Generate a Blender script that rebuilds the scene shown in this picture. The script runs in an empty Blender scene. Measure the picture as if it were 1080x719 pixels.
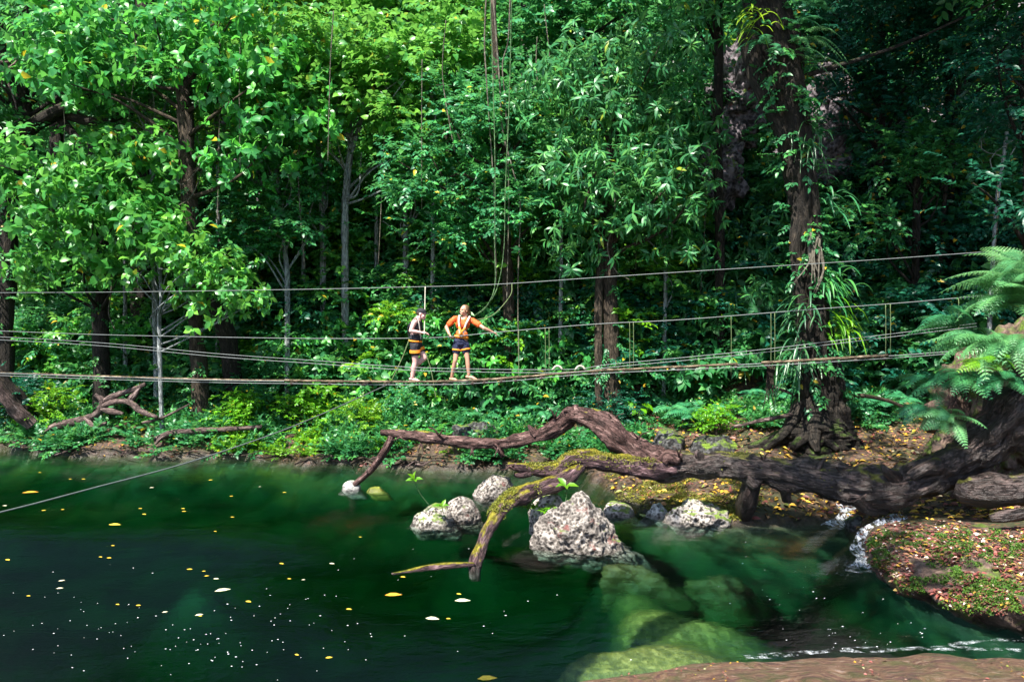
import bpy, bmesh, math, random
import numpy as np
from mathutils import Vector, Matrix, noise as mnoise
from mathutils.bvhtree import BVHTree

SEED = 7
rng = np.random.default_rng(SEED)
random.seed(SEED)
scene = bpy.context.scene
COL = scene.collection
PI = math.pi
UP = np.array([0, 0, 1.0])

# ------------------------------------------------------------------ camera
CAM = np.array([0.0, 0.0, 3.6])
PITCH = math.radians(2.35)
FPX = 840.0
cam_d = bpy.data.cameras.new('camera'); cam = bpy.data.objects.new('camera', cam_d); COL.objects.link(cam)
cam.location = CAM; cam.rotation_euler = (PI / 2 - PITCH, 0, 0)
cam_d.sensor_width = 36.0; cam_d.lens = 28.0; cam_d.clip_start = 0.1; cam_d.clip_end = 500
scene.camera = cam

def P(px, py, Y):
    a = (px - 540) / FPX; b = (359.5 - py) / FPX
    d = np.array([a, math.cos(PITCH) + b * math.sin(PITCH), -math.sin(PITCH) + b * math.cos(PITCH)])
    return CAM + d * (Y / d[1])

def PX(Y):            # metres per photo pixel at depth Y
    return Y / FPX

def W0(px, py, z=0.0):   # point of the ray on the level z
    d = P(px, py, 1.0) - CAM
    return CAM + d * ((z - CAM[2]) / d[2])

# ------------------------------------------------------------------ numeric helpers
def unit(v):
    return v / np.maximum(np.linalg.norm(v, axis=-1, keepdims=True), 1e-9)

_sn_cache = {}
def sn(p, freq=1.0, seed=0, n=9):
    """smooth sum-of-sines noise, about -1..1"""
    if (seed, n) not in _sn_cache:
        r = np.random.default_rng(1000 + seed)
        _sn_cache[(seed, n)] = (unit(r.normal(size=(n, 3))) * r.uniform(.6, 1.7, (n, 1)), r.uniform(0, 6.28, n))
    k, ph = _sn_cache[(seed, n)]
    return np.sin(p @ k.T * freq * 2.2 + ph).sum(-1) / (n ** .5 * 1.3)

def fbm(p, freq=1.0, seed=0, oct=3):
    s = 0; a = 1.0; t = 0
    for i in range(oct):
        s = s + a * sn(p, freq * 2 ** i, seed + i); t += a; a *= .5
    return s / t

# ------------------------------------------------------------------ mesh helpers
def link(o, parent=None):
    COL.objects.link(o)
    if parent is not None: o.parent = parent
    return o

def mk(name, V, loops, counts, mats, parent=None, smooth=False, tone=None, tuv=None, matidx=None, origin=None):
    V = np.asarray(V, float)
    if origin is not None: V = V - np.asarray(origin)
    me = bpy.data.meshes.new(name)
    loops = np.asarray(loops, np.int32).ravel(); counts = np.asarray(counts, np.int32)
    me.vertices.add(len(V)); me.vertices.foreach_set('co', V.astype(np.float32).ravel())
    me.loops.add(len(loops)); me.loops.foreach_set('vertex_index', loops)
    me.polygons.add(len(counts))
    me.polygons.foreach_set('loop_start', np.concatenate([[0], np.cumsum(counts)[:-1]]).astype(np.int32))
    if smooth: me.polygons.foreach_set('use_smooth', np.ones(len(counts), bool))
    for m in (mats if isinstance(mats, (list, tuple)) else [mats]): me.materials.append(m)
    if matidx is not None: me.polygons.foreach_set('material_index', np.asarray(matidx, np.int32))
    if tone is not None:
        a = me.attributes.new('tone', 'FLOAT', 'POINT'); a.data.foreach_set('value', np.asarray(tone, np.float32))
    if tuv is not None:
        a = me.attributes.new('tuv', 'FLOAT_VECTOR', 'POINT'); a.data.foreach_set('vector', np.asarray(tuv, np.float32).ravel())
    me.update(calc_edges=True)
    o = bpy.data.objects.new(name, me)
    if origin is not None and parent is None: o.location = origin
    return link(o, parent)

def tag(o, label=None, cat=None, group=None, kind=None):
    if label: o['label'] = label
    if cat: o['category'] = cat
    if group: o['group'] = group
    if kind: o['kind'] = kind
    return o

def empty(name, loc, label=None, cat=None, group=None):
    o = bpy.data.objects.new(name, None); o.empty_display_size = .2; o.location = loc
    COL.objects.link(o)
    return tag(o, label, cat, group)

def copy_tree(o, parent=None):
    c = o.copy(); COL.objects.link(c)
    if parent is not None: c.parent = parent
    for ch in list(o.children): copy_tree(ch, c)
    return c

# leaf batch: 7 verts, 2 quads + 2 tris per leaf
_LF = np.array([0, 2, 4, 3, 2, 1, 4, 0, 5, 6, 2, 2, 6, 1]); _LC = np.array([4, 3, 4, 3])
def leaf_geo(B, D, N, L, Wd, fold=.25, droop=.18):
    n = len(B); D = unit(D); S = unit(np.cross(D, N)); U = np.cross(S, D)
    L = np.broadcast_to(np.asarray(L, float), (n,))[:, None]; Wd = np.broadcast_to(np.asarray(Wd, float), (n,))[:, None] * .5
    b = B; t = B + D * L - U * L * droop; m = B + D * L * .5 + U * L * droop * .25
    up = U * Wd * fold * 2
    l1 = B + D * L * .3 + S * Wd * .92 + up; l2 = B + D * L * .62 + S * Wd * .85 + up - U * L * droop * .3
    r1 = B + D * L * .3 - S * Wd * .92 + up; r2 = B + D * L * .62 - S * Wd * .85 + up - U * L * droop * .3
    V = np.stack([b, t, m, l1, l2, r1, r2], 1).reshape(-1, 3)
    F = (np.arange(n)[:, None] * 7 + _LF[None]).ravel()
    return V, F, np.tile(_LC, n)

class Geo:
    def __init__(s): s.V = []; s.F = []; s.C = []; s.T = []; s.U = []; s.M = []; s.n = 0
    def add(s, V, F, C, tone=None, tuv=None, mi=0):
        V = np.asarray(V, float)
        s.V.append(V); s.F.append(np.asarray(F, int).ravel() + s.n); s.C.append(np.asarray(C, int)); s.n += len(V)
        s.T.append(np.full(len(V), .5) if tone is None else np.asarray(tone, float))
        s.U.append(V if tuv is None else tuv); s.M.append(np.full(len(C), mi))
        return s
    def leaves(s, B, D, N, L, Wd, tone=None, **k):
        V, F, C = leaf_geo(np.asarray(B), np.asarray(D), np.asarray(N), L, Wd, **k)
        if tone is None: tone = rng.random(len(B))
        return s.add(V, F, C, np.repeat(tone, 7))
    def build(s, name, mats, parent=None, smooth=False, origin=None):
        return mk(name, np.concatenate(s.V), np.concatenate(s.F), np.concatenate(s.C), mats, parent, smooth,
                  np.concatenate(s.T), np.concatenate(s.U), np.concatenate(s.M), origin)

def resample(pts, n, *arrs):
    pts = np.asarray(pts, float); m = len(pts)
    t = np.linspace(0, m - 1, n)
    def cr(A):
        A = np.asarray(A, float)
        A2 = A[:, None] if A.ndim == 1 else A
        E = np.vstack([2 * A2[0] - A2[1], A2, 2 * A2[-1] - A2[-2]])
        i = np.minimum(t.astype(int), m - 2); f = (t - i)[:, None]
        p0, p1, p2, p3 = E[i], E[i + 1], E[i + 2], E[i + 3]
        r = .5 * (2 * p1 + (p2 - p0) * f + (2 * p0 - 5 * p1 + 4 * p2 - p3) * f ** 2 + (3 * p1 - p0 - 3 * p2 + p3) * f ** 3)
        return r[:, 0] if A.ndim == 1 else r
    return [cr(pts)] + [cr(a) for a in arrs]

def tube_geo(pts, rad, seg=10, n=None, amp=0.0, seed=0, ridge=3.0, cap=True, lump=.5, rough=0.0):
    pts = np.asarray(pts, float); rad = np.broadcast_to(np.asarray(rad, float), (len(pts),))
    if n is None: n = max(2, len(pts))
    if n > 2 and len(pts) > 2: pts, rad = resample(pts, n, rad)
    elif n > 2:
        t = np.linspace(0, 1, n)[:, None]; pts = pts[0] * (1 - t) + pts[1] * t; rad = rad[0] + (rad[1] - rad[0]) * t[:, 0]
    n = len(pts); rad = np.maximum(rad, 1e-4)
    tan = unit(np.gradient(pts, axis=0))
    ref = np.array([0, 0, 1.0]) if abs(tan[0][2]) < .8 else np.array([0, 1.0, 0])
    u = unit(np.cross(tan[0], ref)); us = []
    for i in range(n):
        u = unit(u - tan[i] * np.dot(u, tan[i])); us.append(u)
    us = np.array(us); vs = np.cross(tan, us)
    s = np.concatenate([[0], np.cumsum(np.linalg.norm(np.diff(pts, axis=0), axis=1))])
    a = np.arange(seg) / seg * 2 * PI
    ca, sa = np.cos(a), np.sin(a)
    q = np.stack([np.broadcast_to(ca, (n, seg)) * .5, np.broadcast_to(sa, (n, seg)) * .5, np.broadcast_to(s[:, None], (n, seg))], -1)
    rr = rad[:, None] * np.ones((1, seg)); rr = rr.copy()
    if amp:
        q1 = q * np.array([ridge, ridge, .35]); q2 = q * np.array([1.0, 1.0, 1.6])
        rr = rr * (1 + amp * sn(q1, 1.0, seed) + amp * lump * sn(q2, 1.0, seed + 5))
    if rough:
        off = seed * 7.3
        for ii in range(n):
            for jj in range(seg):
                x, y, z = ca[jj] * rad[ii], sa[jj] * rad[ii], s[ii]
                f1 = mnoise.ridged_multi_fractal(Vector((x * 9 + off, y * 9, z * 1.6)), 1.0, 2.1, 4, 1.0, 2.0)
                f2 = mnoise.fractal(Vector((x * 3 + off, y * 3, z * 2.2 + 9)), 1.0, 2.0, 3)
                rr[ii, jj] *= 1 + rough * (.30 * (f1 - 1.1) + .55 * f2)
    V = pts[:, None] + rr[..., None] * (ca[None, :, None] * us[:, None] + sa[None, :, None] * vs[:, None])
    tuv = np.stack([ca[None] * rr, sa[None] * rr, np.broadcast_to(s[:, None], (n, seg))], -1)
    V = V.reshape(-1, 3); tuv = tuv.reshape(-1, 3)
    i = np.arange(n - 1)[:, None] * seg; j = np.arange(seg)[None]; k = (j + 1) % seg
    F = np.stack([i + j, i + k, i + seg + k, i + seg + j], -1).reshape(-1, 4)
    C = np.full(len(F), 4); F = F.ravel()
    if cap:
        F = np.concatenate([F, np.arange(seg)[::-1], (n - 1) * seg + np.arange(seg)]); C = np.concatenate([C, [seg, seg]])
    return V, F, C, tuv

def add_tube(g, pts, rad, **k):
    V, F, C, U = tube_geo(pts, rad, **k); g.add(V, F, C, None, U)

def ico(sub):
    bm = bmesh.new(); bmesh.ops.create_icosphere(bm, subdivisions=sub, radius=1)
    V = np.array([v.co[:] for v in bm.verts]); F = np.array([[v.index for v in f.verts] for f in bm.faces]); bm.free()
    return V, F
_ICO = {}
def ell_geo(c, r, sub=2, R=None):
    if sub not in _ICO: _ICO[sub] = ico(sub)
    V, F = _ICO[sub]; V = V * np.asarray(r)
    if R is not None: V = V @ np.array(R).T
    return V + np.asarray(c), F.ravel(), np.full(len(F), 3)

# ------------------------------------------------------------------ materials
class NT:
    def __init__(s, name):
        s.m = bpy.data.materials.new(name); s.m.use_nodes = True; s.t = s.m.node_tree; s.t.nodes.clear()
        s.out = s.t.nodes.new('ShaderNodeOutputMaterial')
    def n(s, typ, inp=None, **kw):
        nd = s.t.nodes.new(typ)
        for k, v in kw.items(): setattr(nd, k, v)
        for k, v in (inp or {}).items(): s.set(nd, k, v)
        return nd
    def set(s, nd, k, v):
        i = nd.inputs[k]
        if isinstance(v, bpy.types.NodeSocket): s.t.links.new(v, i)
        elif isinstance(v, bpy.types.Node): s.t.links.new(v.outputs[0], i)
        else: i.default_value = v if not (isinstance(v, tuple) and len(v) == 3 and i.type == 'RGBA') else (*v, 1)
    def ramp(s, fac, stops, interp='LINEAR'):
        r = s.n('ShaderNodeValToRGB', {'Fac': fac}); e = r.color_ramp.elements; r.color_ramp.interpolation = interp
        while len(e) < len(stops): e.new(.5)
        for k, (p, c) in enumerate(stops):
            e[k].position = p; e[k].color = (*c, 1) if not isinstance(c, (int, float)) else (c, c, c, 1)
        return r.outputs[0]
    def mix(s, f, a, b, typ='MIX'):
        m = s.n('ShaderNodeMix', data_type='RGBA', blend_type=typ)
        s.set(m, 0, f); s.set(m, 6, a); s.set(m, 7, b); return m.outputs[2]
    def math(s, op, a, b=0.0):
        m = s.n('ShaderNodeMath', operation=op); s.set(m, 0, a); s.set(m, 1, b); return m.outputs[0]
    def noise(s, vec, scale, detail=4, rough=.55, **k):
        return s.n('ShaderNodeTexNoise', {'Vector': vec, 'Scale': scale, 'Detail': detail, 'Roughness': rough}, **k).outputs[0]
    def vmul(s, v, k):
        m = s.n('ShaderNodeVectorMath', operation='MULTIPLY'); s.set(m, 0, v); m.inputs[1].default_value = k; return m.outputs[0]
    def bump(s, h, st=.5, dist=.02, normal=None):
        b = s.n('ShaderNodeBump', {'Height': h, 'Strength': st, 'Distance': dist})
        if normal is not None: s.set(b, 'Normal', normal)
        return b.outputs[0]
    def attr(s, name): return s.n('ShaderNodeAttribute', attribute_name=name)
    def finish(s, sh, vol=None):
        s.t.links.new(sh.outputs[0] if isinstance(sh, bpy.types.Node) else sh, s.out.inputs[0])
        if vol is not None: s.t.links.new(vol.outputs[0], s.out.inputs[1])
        return s.m
    def pr(s, col, rough=.7, normal=None, spec=.5, metal=0.0):
        d = {'Base Color': col, 'Roughness': rough, 'Specular IOR Level': spec, 'Metallic': metal}
        if normal is not None: d['Normal'] = normal
        return s.n('ShaderNodeBsdfPrincipled', d)

def plain(name, col, rough=.6, spec=.4, metal=0.0, var=.25, scale=40):
    t = NT(name); oc = t.n('ShaderNodeTexCoord').outputs['Object']
    nz = t.noise(oc, scale, 3)
    c = t.mix(t.ramp(nz, [(.3, 0.0), (.7, 1.0)]), tuple(x * (1 - var) for x in col), tuple(min(1, x * (1 + var)) for x in col))
    return t.finish(t.pr(c, rough, t.bump(nz, .15, .004), spec, metal))

def leaf_mat(name, dark, mid, light, rough=.38, trans=.28, yellow=.985, ycol=(.55, .33, .02), spec=.5):
    t = NT(name); a = t.attr('tone').outputs['Fac']
    inf = t.n('ShaderNodeObjectInfo').outputs['Random']
    geo = t.n('ShaderNodeNewGeometry')
    c = t.ramp(a, [(0, dark), (.5, mid), (.9, light), (yellow, light), (min(1, yellow + .004), ycol)])
    hs = t.n('ShaderNodeHueSaturation', {'Color': c, 'Hue': t.math('ADD', t.math('MULTIPLY', inf, .03), .485),
             'Saturation': 1.12, 'Value': t.math('ADD', t.math('MULTIPLY', inf, .35), .82)})
    vein = t.noise(t.n('ShaderNodeTexCoord').outputs['Object'], 22, 2)
    col = t.mix(.3, hs.outputs[0], t.mix(vein, tuple(x * .55 for x in mid), tuple(min(1, x * 1.5) for x in light)))
    p = t.pr(col, rough, t.bump(vein, .25, .01), spec)
    tr = t.n('ShaderNodeBsdfTranslucent', {'Color': t.mix(.6, col, tuple(min(1, x * 1.8) for x in light))})
    m = t.n('ShaderNodeMixShader', {0: trans, 1: p.outputs[0], 2: tr.outputs[0]})
    return t.finish(m)

M = {}
M['broad'] = leaf_mat('broad_leaf', (.006, .052, .034), (.028, .175, .055), (.135, .405, .065), .38, .34, spec=.32)
M['heart'] = leaf_mat('heart_leaf', (.008, .062, .034), (.038, .205, .066), (.185, .430, .065), .36, .3, .975)
M['lance'] = leaf_mat('lance_leaf', (.005, .052, .036), (.022, .150, .068), (.135, .345, .095), .36, .3, .97, (.30, .33, .03), .35)
M['small'] = leaf_mat('small_leaf', (.004, .046, .030), (.020, .140, .062), (.095, .300, .075), .42, .3, .99)
M['yellow'] = leaf_mat('yellow_green_leaf', (.05, .12, .012), (.13, .26, .022), (.27, .40, .04), .45, .4, .96)
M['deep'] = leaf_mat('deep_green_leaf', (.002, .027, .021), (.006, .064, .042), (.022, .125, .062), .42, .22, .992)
M['fern'] = leaf_mat('fern_leaf', (.010, .075, .035), (.030, .165, .075), (.085, .270, .105), .40, .3, .995, (.3, .2, .05))
M['fernpale'] = leaf_mat('pale_fern_leaf', (.020, .110, .050), (.060, .220, .095), (.180, .380, .140), .40, .3, .97, (.42, .33, .12))
M['strap'] = leaf_mat('strap_leaf', (.006, .035, .020), (.018, .080, .040), (.070, .180, .060), .34, .2, .96, (.30, .24, .05))
M['moss'] = leaf_mat('moss', (.008, .030, .004), (.030, .085, .008), (.090, .180, .014), .7, .1, .995)
M['mossyellow'] = leaf_mat('yellow_moss', (.03, .035, .005), (.10, .11, .012), (.22, .22, .03), .7, .1, .995)
M['lime'] = leaf_mat('lime_leaf', (.020, .100, .012), (.065, .220, .020), (.180, .370, .030), .42, .35, .99)

def bark_mat(name, c1, c2, c3, moss=0.0, mosscol=(.10, .13, .015), scale=1.0, rough=.8, spec=.25):
    t = NT(name); uv = t.attr('tuv').outputs['Vector']
    st = t.vmul(uv, (9 * scale, 9 * scale, 2.2 * scale))
    n1 = t.noise(st, 2.2, 6, .65); n2 = t.noise(uv, 3.0 * scale, 5, .6)
    c = t.ramp(n1, [(.30, c1), (.52, c2), (.72, c3)])
    c = t.mix(t.ramp(n2, [(.38, 0.0), (.62, .8)]), c, tuple(x * .55 for x in c2))
    ck = t.math('ABSOLUTE', t.math('SUBTRACT', t.noise(t.vmul(uv, (15 * scale, 15 * scale, 2.6 * scale)), 1.6, 5, .6), .5)); crack = t.ramp(ck, [(.0, 1.0), (.035, 0.0)])
    c = t.mix(t.math('MULTIPLY', crack, .85), c, tuple(x * .5 for x in c1))
    n1 = t.math('SUBTRACT', n1, t.math('MULTIPLY', crack, .25))
    if moss:
        nz = t.n('ShaderNodeSeparateXYZ', {0: t.n('ShaderNodeNewGeometry').outputs['Normal']}).outputs[2]
        mk_ = t.math('ADD', t.math('MULTIPLY', nz, .45), t.noise(uv, 2.3, 5, .65))
        c = t.mix(t.ramp(mk_, [(1.02 - moss * .5, 0.0), (1.12 - moss * .5, 1.0)]), c,
                  t.ramp(t.noise(uv, 30, 3), [(.3, tuple(x * .5 for x in mosscol)), (.7, tuple(x * 1.5 for x in mosscol))]))
    return t.finish(t.pr(c, rough, t.bump(n1, 1.0, .06, t.bump(n2, .7, .05)), spec))

M['bark_dark'] = bark_mat('dark_bark', (.006, .005, .005), (.026, .021, .016), (.100, .076, .056), .4, (.05, .08, .015))
M['bark_brown'] = bark_mat('brown_bark', (.012, .010, .007), (.060, .044, .030), (.190, .145, .100), .3, (.06, .10, .015))
M['bark_pale'] = bark_mat('pale_bark', (.14, .16, .16), (.34, .37, .37), (.60, .64, .62), .15, (.06, .12, .04))
M['log_dark'] = bark_mat('wet_dark_log_wood', (.005, .004, .003), (.040, .026, .022), (.190, .128, .115), .25, (.10, .10, .012), .8, .45, .5)
M['log_red'] = bark_mat('weathered_red_log_wood', (.012, .007, .006), (.105, .055, .048), (.430, .285, .255), .12, (.16, .15, .015), .8, .6)
M['log_moss'] = bark_mat('mossy_log_wood', (.012, .007, .007), (.100, .054, .058), (.380, .250, .265), .50, (.17, .15, .012), .8, .6)
M['log_grey'] = bark_mat('grey_drift_wood', (.016, .011, .010), (.13, .088, .078), (.46, .35, .32), .12, (.10, .14, .02), .8, .75)
M['vine'] = bark_mat('vine_bark', (.07, .06, .045), (.19, .17, .13), (.38, .36, .30), .1)
M['vine_green'] = bark_mat('green_vine_bark', (.04, .08, .03), (.10, .20, .08), (.20, .33, .16), .1)

def terrain_mat():
    t = NT('forest_ground'); g = t.n('ShaderNodeNewGeometry'); pos = g.outputs['Position']
    sep = t.n('ShaderNodeSeparateXYZ', {0: pos}); z = sep.outputs[2]
    n1 = t.noise(pos, 1.1, 6, .6); n2 = t.noise(pos, 9, 5, .7)
    soil = t.ramp(n2, [(.3, (.014, .009, .006)), (.5, (.050, .032, .022)), (.72, (.150, .100, .075))])
    soil = t.mix(t.ramp(n1, [(.45, 0.0), (.6, .6)]), soil, (.022, .040, .010))
    lf = t.n('ShaderNodeTexVoronoi', {'Vector': pos, 'Scale': 11.0, 'Randomness': 1.0})
    lc = t.ramp(t.n('ShaderNodeSeparateColor', {0: lf.outputs['Color']}).outputs[0],
                [(0, (.16, .05, .03)), (.3, (.08, .05, .03)), (.6, (.25, .15, .03)), (.8, (.05, .07, .015)), (1, (.30, .12, .07))])
    soil = t.mix(t.ramp(lf.outputs['Distance'], [(.3, .55), (.5, 0.0)]), soil, lc)
    rockn = t.noise(pos, 5, 8, .7)
    rock = t.ramp(rockn, [(.3, (.02, .018, .022)), (.5, (.12, .105, .12)), (.7, (.34, .31, .33))])
    up = t.n('ShaderNodeSeparateXYZ', {0: g.outputs['Normal']}).outputs[2]
    rk = t.ramp(t.math('ADD', t.math('MULTIPLY', up, -1.0), t.math('ADD', n1, .35)), [(.12, 0.0), (.2, 1.0)])
    hillm = t.ramp(t.math('MULTIPLY', z, .2), [(.36, 0.0), (.5, 1.0)])
    land = t.mix(t.math('MULTIPLY', rk, hillm), soil, rock)
    bn = t.noise(pos, 2.4, 8, .7)
    bed = t.ramp(bn, [(.32, (.004, .013, .010)), (.5, (.010, .030, .018)), (.7, (.030, .055, .022))])
    near = t.ramp(t.math('MULTIPLY', sep.outputs[1], .05), [(.56, 1.0), (.66, 0.0)])
    bed = t.mix(t.math('SUBTRACT', 1.0, near), bed, t.ramp(bn, [(.35, (.010, .016, .006)), (.65, (.045, .050, .016))]))
    xm = t.ramp(t.math('MULTIPLY', t.math('ADD', sep.outputs[0], 10.0), .05), [(.62, 1.0), (.67, 0.0)])
    bed = t.mix(t.math('MULTIPLY', t.math('MULTIPLY', near, xm), t.ramp(t.math('ADD', t.math('ADD', z, 1.0), t.math('MULTIPLY', bn, .5)), [(.15, 0.0), (.80, .95)])), bed, t.ramp(n2, [(.3, (.035, .032, .009)), (.5, (.12, .102, .024)), (.7, (.34, .25, .080))]))
    shm = t.ramp(t.math('ADD', z, .5), [(.42, 0.0), (.58, 1.0)])
    mud = t.ramp(t.math('ADD', t.math('ADD', z, .5), t.math('MULTIPLY', n2, .25)), [(.68, .85), (.88, 0.0)]); land = t.mix(mud, land, t.ramp(n2, [(.35, (.006, .004, .003)), (.6, (.045, .028, .022)), (.75, (.12, .085, .07))]))
    c = t.mix(shm, bed, land)
    return t.finish(t.pr(c, t.ramp(t.math('ADD', z, .4), [(.45, .35), (.75, .9)]), t.bump(n2, .8, .05, t.bump(rockn, .5, .1)), .35))
M['ground'] = terrain_mat()

def rock_mat(name, dark, mid, light, scale=9.0, moss=0.0, red=0.0, pits=True, mosscol=(.10, .16, .012), rough=.85, lo=.38, hi=.6):
    t = NT(name); pos = t.n('ShaderNodeTexCoord').outputs['Object']; g = t.n('ShaderNodeNewGeometry')
    n1 = t.noise(pos, scale, 9, .72)
    vo = t.n('ShaderNodeTexVoronoi', {'Vector': pos, 'Scale': scale * 2.4}).outputs['Distance']
    h = t.math('ADD', n1, t.math('MULTIPLY', vo, .35 if pits else .08))
    c = t.ramp(h, [(lo, dark), ((lo + hi) / 2, mid), (hi, light)])
    n3 = t.noise(pos, 2.4, 4, .6)
    c = t.mix(t.ramp(n3, [(.35, 0.0), (.7, .5)]), c, tuple(x * .5 for x in mid))
    if red: c = t.mix(t.ramp(t.noise(pos, 3.6, 5, .7), [(.66 - red * .15, 0.0), (.74 - red * .15, .75)]), c, (.16, .03, .025))
    if moss:
        nz = t.n('ShaderNodeSeparateXYZ', {0: g.outputs['Normal']}).outputs[2]
        mm = t.math('ADD', t.math('MULTIPLY', nz, .3), t.noise(pos, 3.0, 6, .7))
        c = t.mix(t.ramp(mm, [(.95 - moss * .4, 0.0), (1.05 - moss * .4, .95)]), c,
                  t.ramp(t.noise(pos, 38, 3), [(.3, tuple(x * .45 for x in mosscol)), (.7, tuple(x * 1.7 for x in mosscol))]))
    wz = t.n('ShaderNodeSeparateXYZ', {0: g.outputs['Position']}).outputs[2]
    wet = t.ramp(t.math('ADD', t.math('ADD', wz, .5), t.math('MULTIPLY', n3, .12)), [(.60, 1.0), (.64, 0.0)])
    c = t.mix(t.math('MULTIPLY', wet, .55), c, (.035, .030, .022)); rg = t.math('SUBTRACT', rough, t.math('MULTIPLY', wet, .5))
    st = t.ramp(t.noise(t.vmul(pos, (3, 3, .8)), 2.0, 4), [(.45, 0.0), (.7, .55)]); c = t.mix(st, c, tuple(x * .6 for x in mid))
    return t.finish(t.pr(c, rg, t.bump(h, 1.0, .05), .3))
M['coral'] = rock_mat('pitted_white_rock', (.014, .012, .011), (.17, .148, .130), (.46, .415, .375), 9, .36, .5, True, lo=.54, hi=.80)
M['rockmoss'] = rock_mat('mossy_grey_rock', (.018, .016, .014), (.17, .15, .13), (.50, .455, .41), 8, .62, .25, lo=.54, hi=.72)
M['rockwhite'] = rock_mat('white_rough_rock', (.02, .02, .02), (.24, .24, .225), (.60, .59, .55), 7, .5, 0, lo=.46, hi=.74)
M['rockdark'] = rock_mat('dark_grey_rock', (.005, .005, .005), (.022, .022, .021), (.11, .11, .11), 6, .6, 0, lo=.45, hi=.8)
M['cliff'] = rock_mat('violet_grey_cliff', (.009, .008, .010), (.05, .042, .048), (.20, .17, .19), 4, .55, .3, lo=.46, hi=.76)
M['sub'] = rock_mat('algae_covered_rock', (.06, .09, .012), (.20, .23, .03), (.42, .40, .08), 3.5, .5, 0, False, (.16, .20, .02), lo=.3, hi=.75)
M['subbrown'] = rock_mat('brown_submerged_rock', (.03, .024, .008), (.12, .09, .025), (.27, .20, .07), 5, .25, 0, False, (.07, .085, .012), lo=.3, hi=.75)

def ledge_mat():
    t = NT('ledge_soil'); pos = t.n('ShaderNodeTexCoord').outputs['Object']
    n = t.noise(pos, 7, 8, .7)
    c = t.ramp(n, [(.3, (.012, .009, .008)), (.5, (.075, .046, .034)), (.75, (.30, .20, .155))])
    c = t.mix(t.ramp(t.noise(pos, 2.2, 6, .7), [(.5, 0.0), (.6, .9)]), c, t.ramp(t.noise(pos, 30, 2), [(.3, (.03, .06, .006)), (.7, (.11, .19, .012))]))
    return t.finish(t.pr(c, .7, t.bump(n, 1.0, .06), .4))
M['ledge'] = ledge_mat()

def slab_mat():
    t = NT('wet_brown_slab'); pos = t.n('ShaderNodeTexCoord').outputs['Object']
    w = t.n('ShaderNodeVectorMath', {0: pos, 1: t.n('ShaderNodeTexNoise', {'Vector': pos, 'Scale': 1.3, 'Detail': 3.0}).outputs[1]}, operation='ADD').outputs[0]
    st = t.noise(t.vmul(w, (1.6, 11, 6)), 2.0, 9, .72); fine = t.noise(pos, 55, 4, .7)
    c = t.ramp(st, [(.30, (.012, .006, .006)), (.44, (.12, .055, .042)), (.54, (.20, .115, .062)), (.63, (.30, .21, .17)), (.76, (.62, .54, .52))])
    c = t.mix(t.ramp(t.noise(t.vmul(w, (.9, 2.5, 3)), 2.2, 6, .7), [(.48, 0.0), (.62, .75)]), c, (.060, .072, .018))
    c = t.mix(t.ramp(fine, [(.55, 0.0), (.75, .6)]), c, (.03, .018, .014))
    return t.finish(t.pr(c, t.ramp(st, [(.4, .7), (.65, .25)]), t.bump(st, 1.0, .10, t.bump(fine, .8, .015)), .5))
M['slab'] = slab_mat()

def water_mat():
    t = NT('pool_water'); pos = t.n('ShaderNodeTexCoord').outputs['Object']
    a = t.noise(t.vmul(pos, (.8, 1.6, 1)), 2.6, 3, .5); b = t.noise(t.vmul(pos, (1.2, 2.0, 1)), 9.0, 3, .55)
    h = t.math('ADD', a, t.math('MULTIPLY', b, .28))
    nm = t.bump(h, .6, .026)
    fr = t.n('ShaderNodeFresnel', {'IOR': 1.33, 'Normal': nm})
    gl = t.n('ShaderNodeBsdfGlossy', {'Color': (1, 1, 1), 'Roughness': .008, 'Normal': nm})
    tr = t.n('ShaderNodeBsdfTransparent', {'Color': (.93, 1, .97)})
    bf = t.n('ShaderNodeNewGeometry').outputs['Backfacing']
    rf = t.n('ShaderNodeBsdfRefraction', {'Color': (.96, 1, .98), 'Roughness': .0, 'IOR': 1.33, 'Normal': nm})
    m1 = t.n('ShaderNodeMixShader', {0: fr.outputs[0], 1: rf.outputs[0], 2: gl.outputs[0]})      # looking down into the water
    m = t.n('ShaderNodeMixShader', {0: bf, 1: m1.outputs[0], 2: tr.outputs[0]})                    # daylight passing out of / into it
    v = t.n('ShaderNodeVolumeAbsorption', {'Color': (.15, .705, .545), 'Density': 1.05})
    return t.finish(m, v)
M['water'] = water_mat()

def foam_mat():
    t = NT('white_foam'); pos = t.n('ShaderNodeTexCoord').outputs['Object']
    n = t.noise(t.vmul(pos, (.7, 1.3, 1)), 9, 6, .7); n2 = t.noise(pos, 60, 3, .6)
    d = t.pr((.72, .77, .82), .5)
    tr = t.n('ShaderNodeBsdfTransparent')
    f = t.math('MULTIPLY', t.ramp(n, [(.48, 0.0), (.70, .8)]), t.ramp(n2, [(.38, .08), (.62, .9)]))
    m = t.n('ShaderNodeMixShader', {0: f, 1: tr.outputs[0], 2: d.outputs[0]})
    return t.finish(m)
M['foam'] = foam_mat()
def fall_mat():
    t = NT('falling_water'); pos = t.n('ShaderNodeTexCoord').outputs['Object']
    n = t.noise(t.vmul(pos, (2.2, 1.0, .6)), 10, 5, .65)
    m = t.n('ShaderNodeMixShader', {0: t.ramp(n, [(.42, 0.0), (.64, .75)]), 1: t.n('ShaderNodeBsdfTransparent').outputs[0], 2: t.pr((.74, .80, .88), .35).outputs[0]})
    return t.finish(m)
M['fall'] = fall_mat()
M['bubble'] = plain('foam_bubble', (.80, .84, .86), .4)

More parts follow.
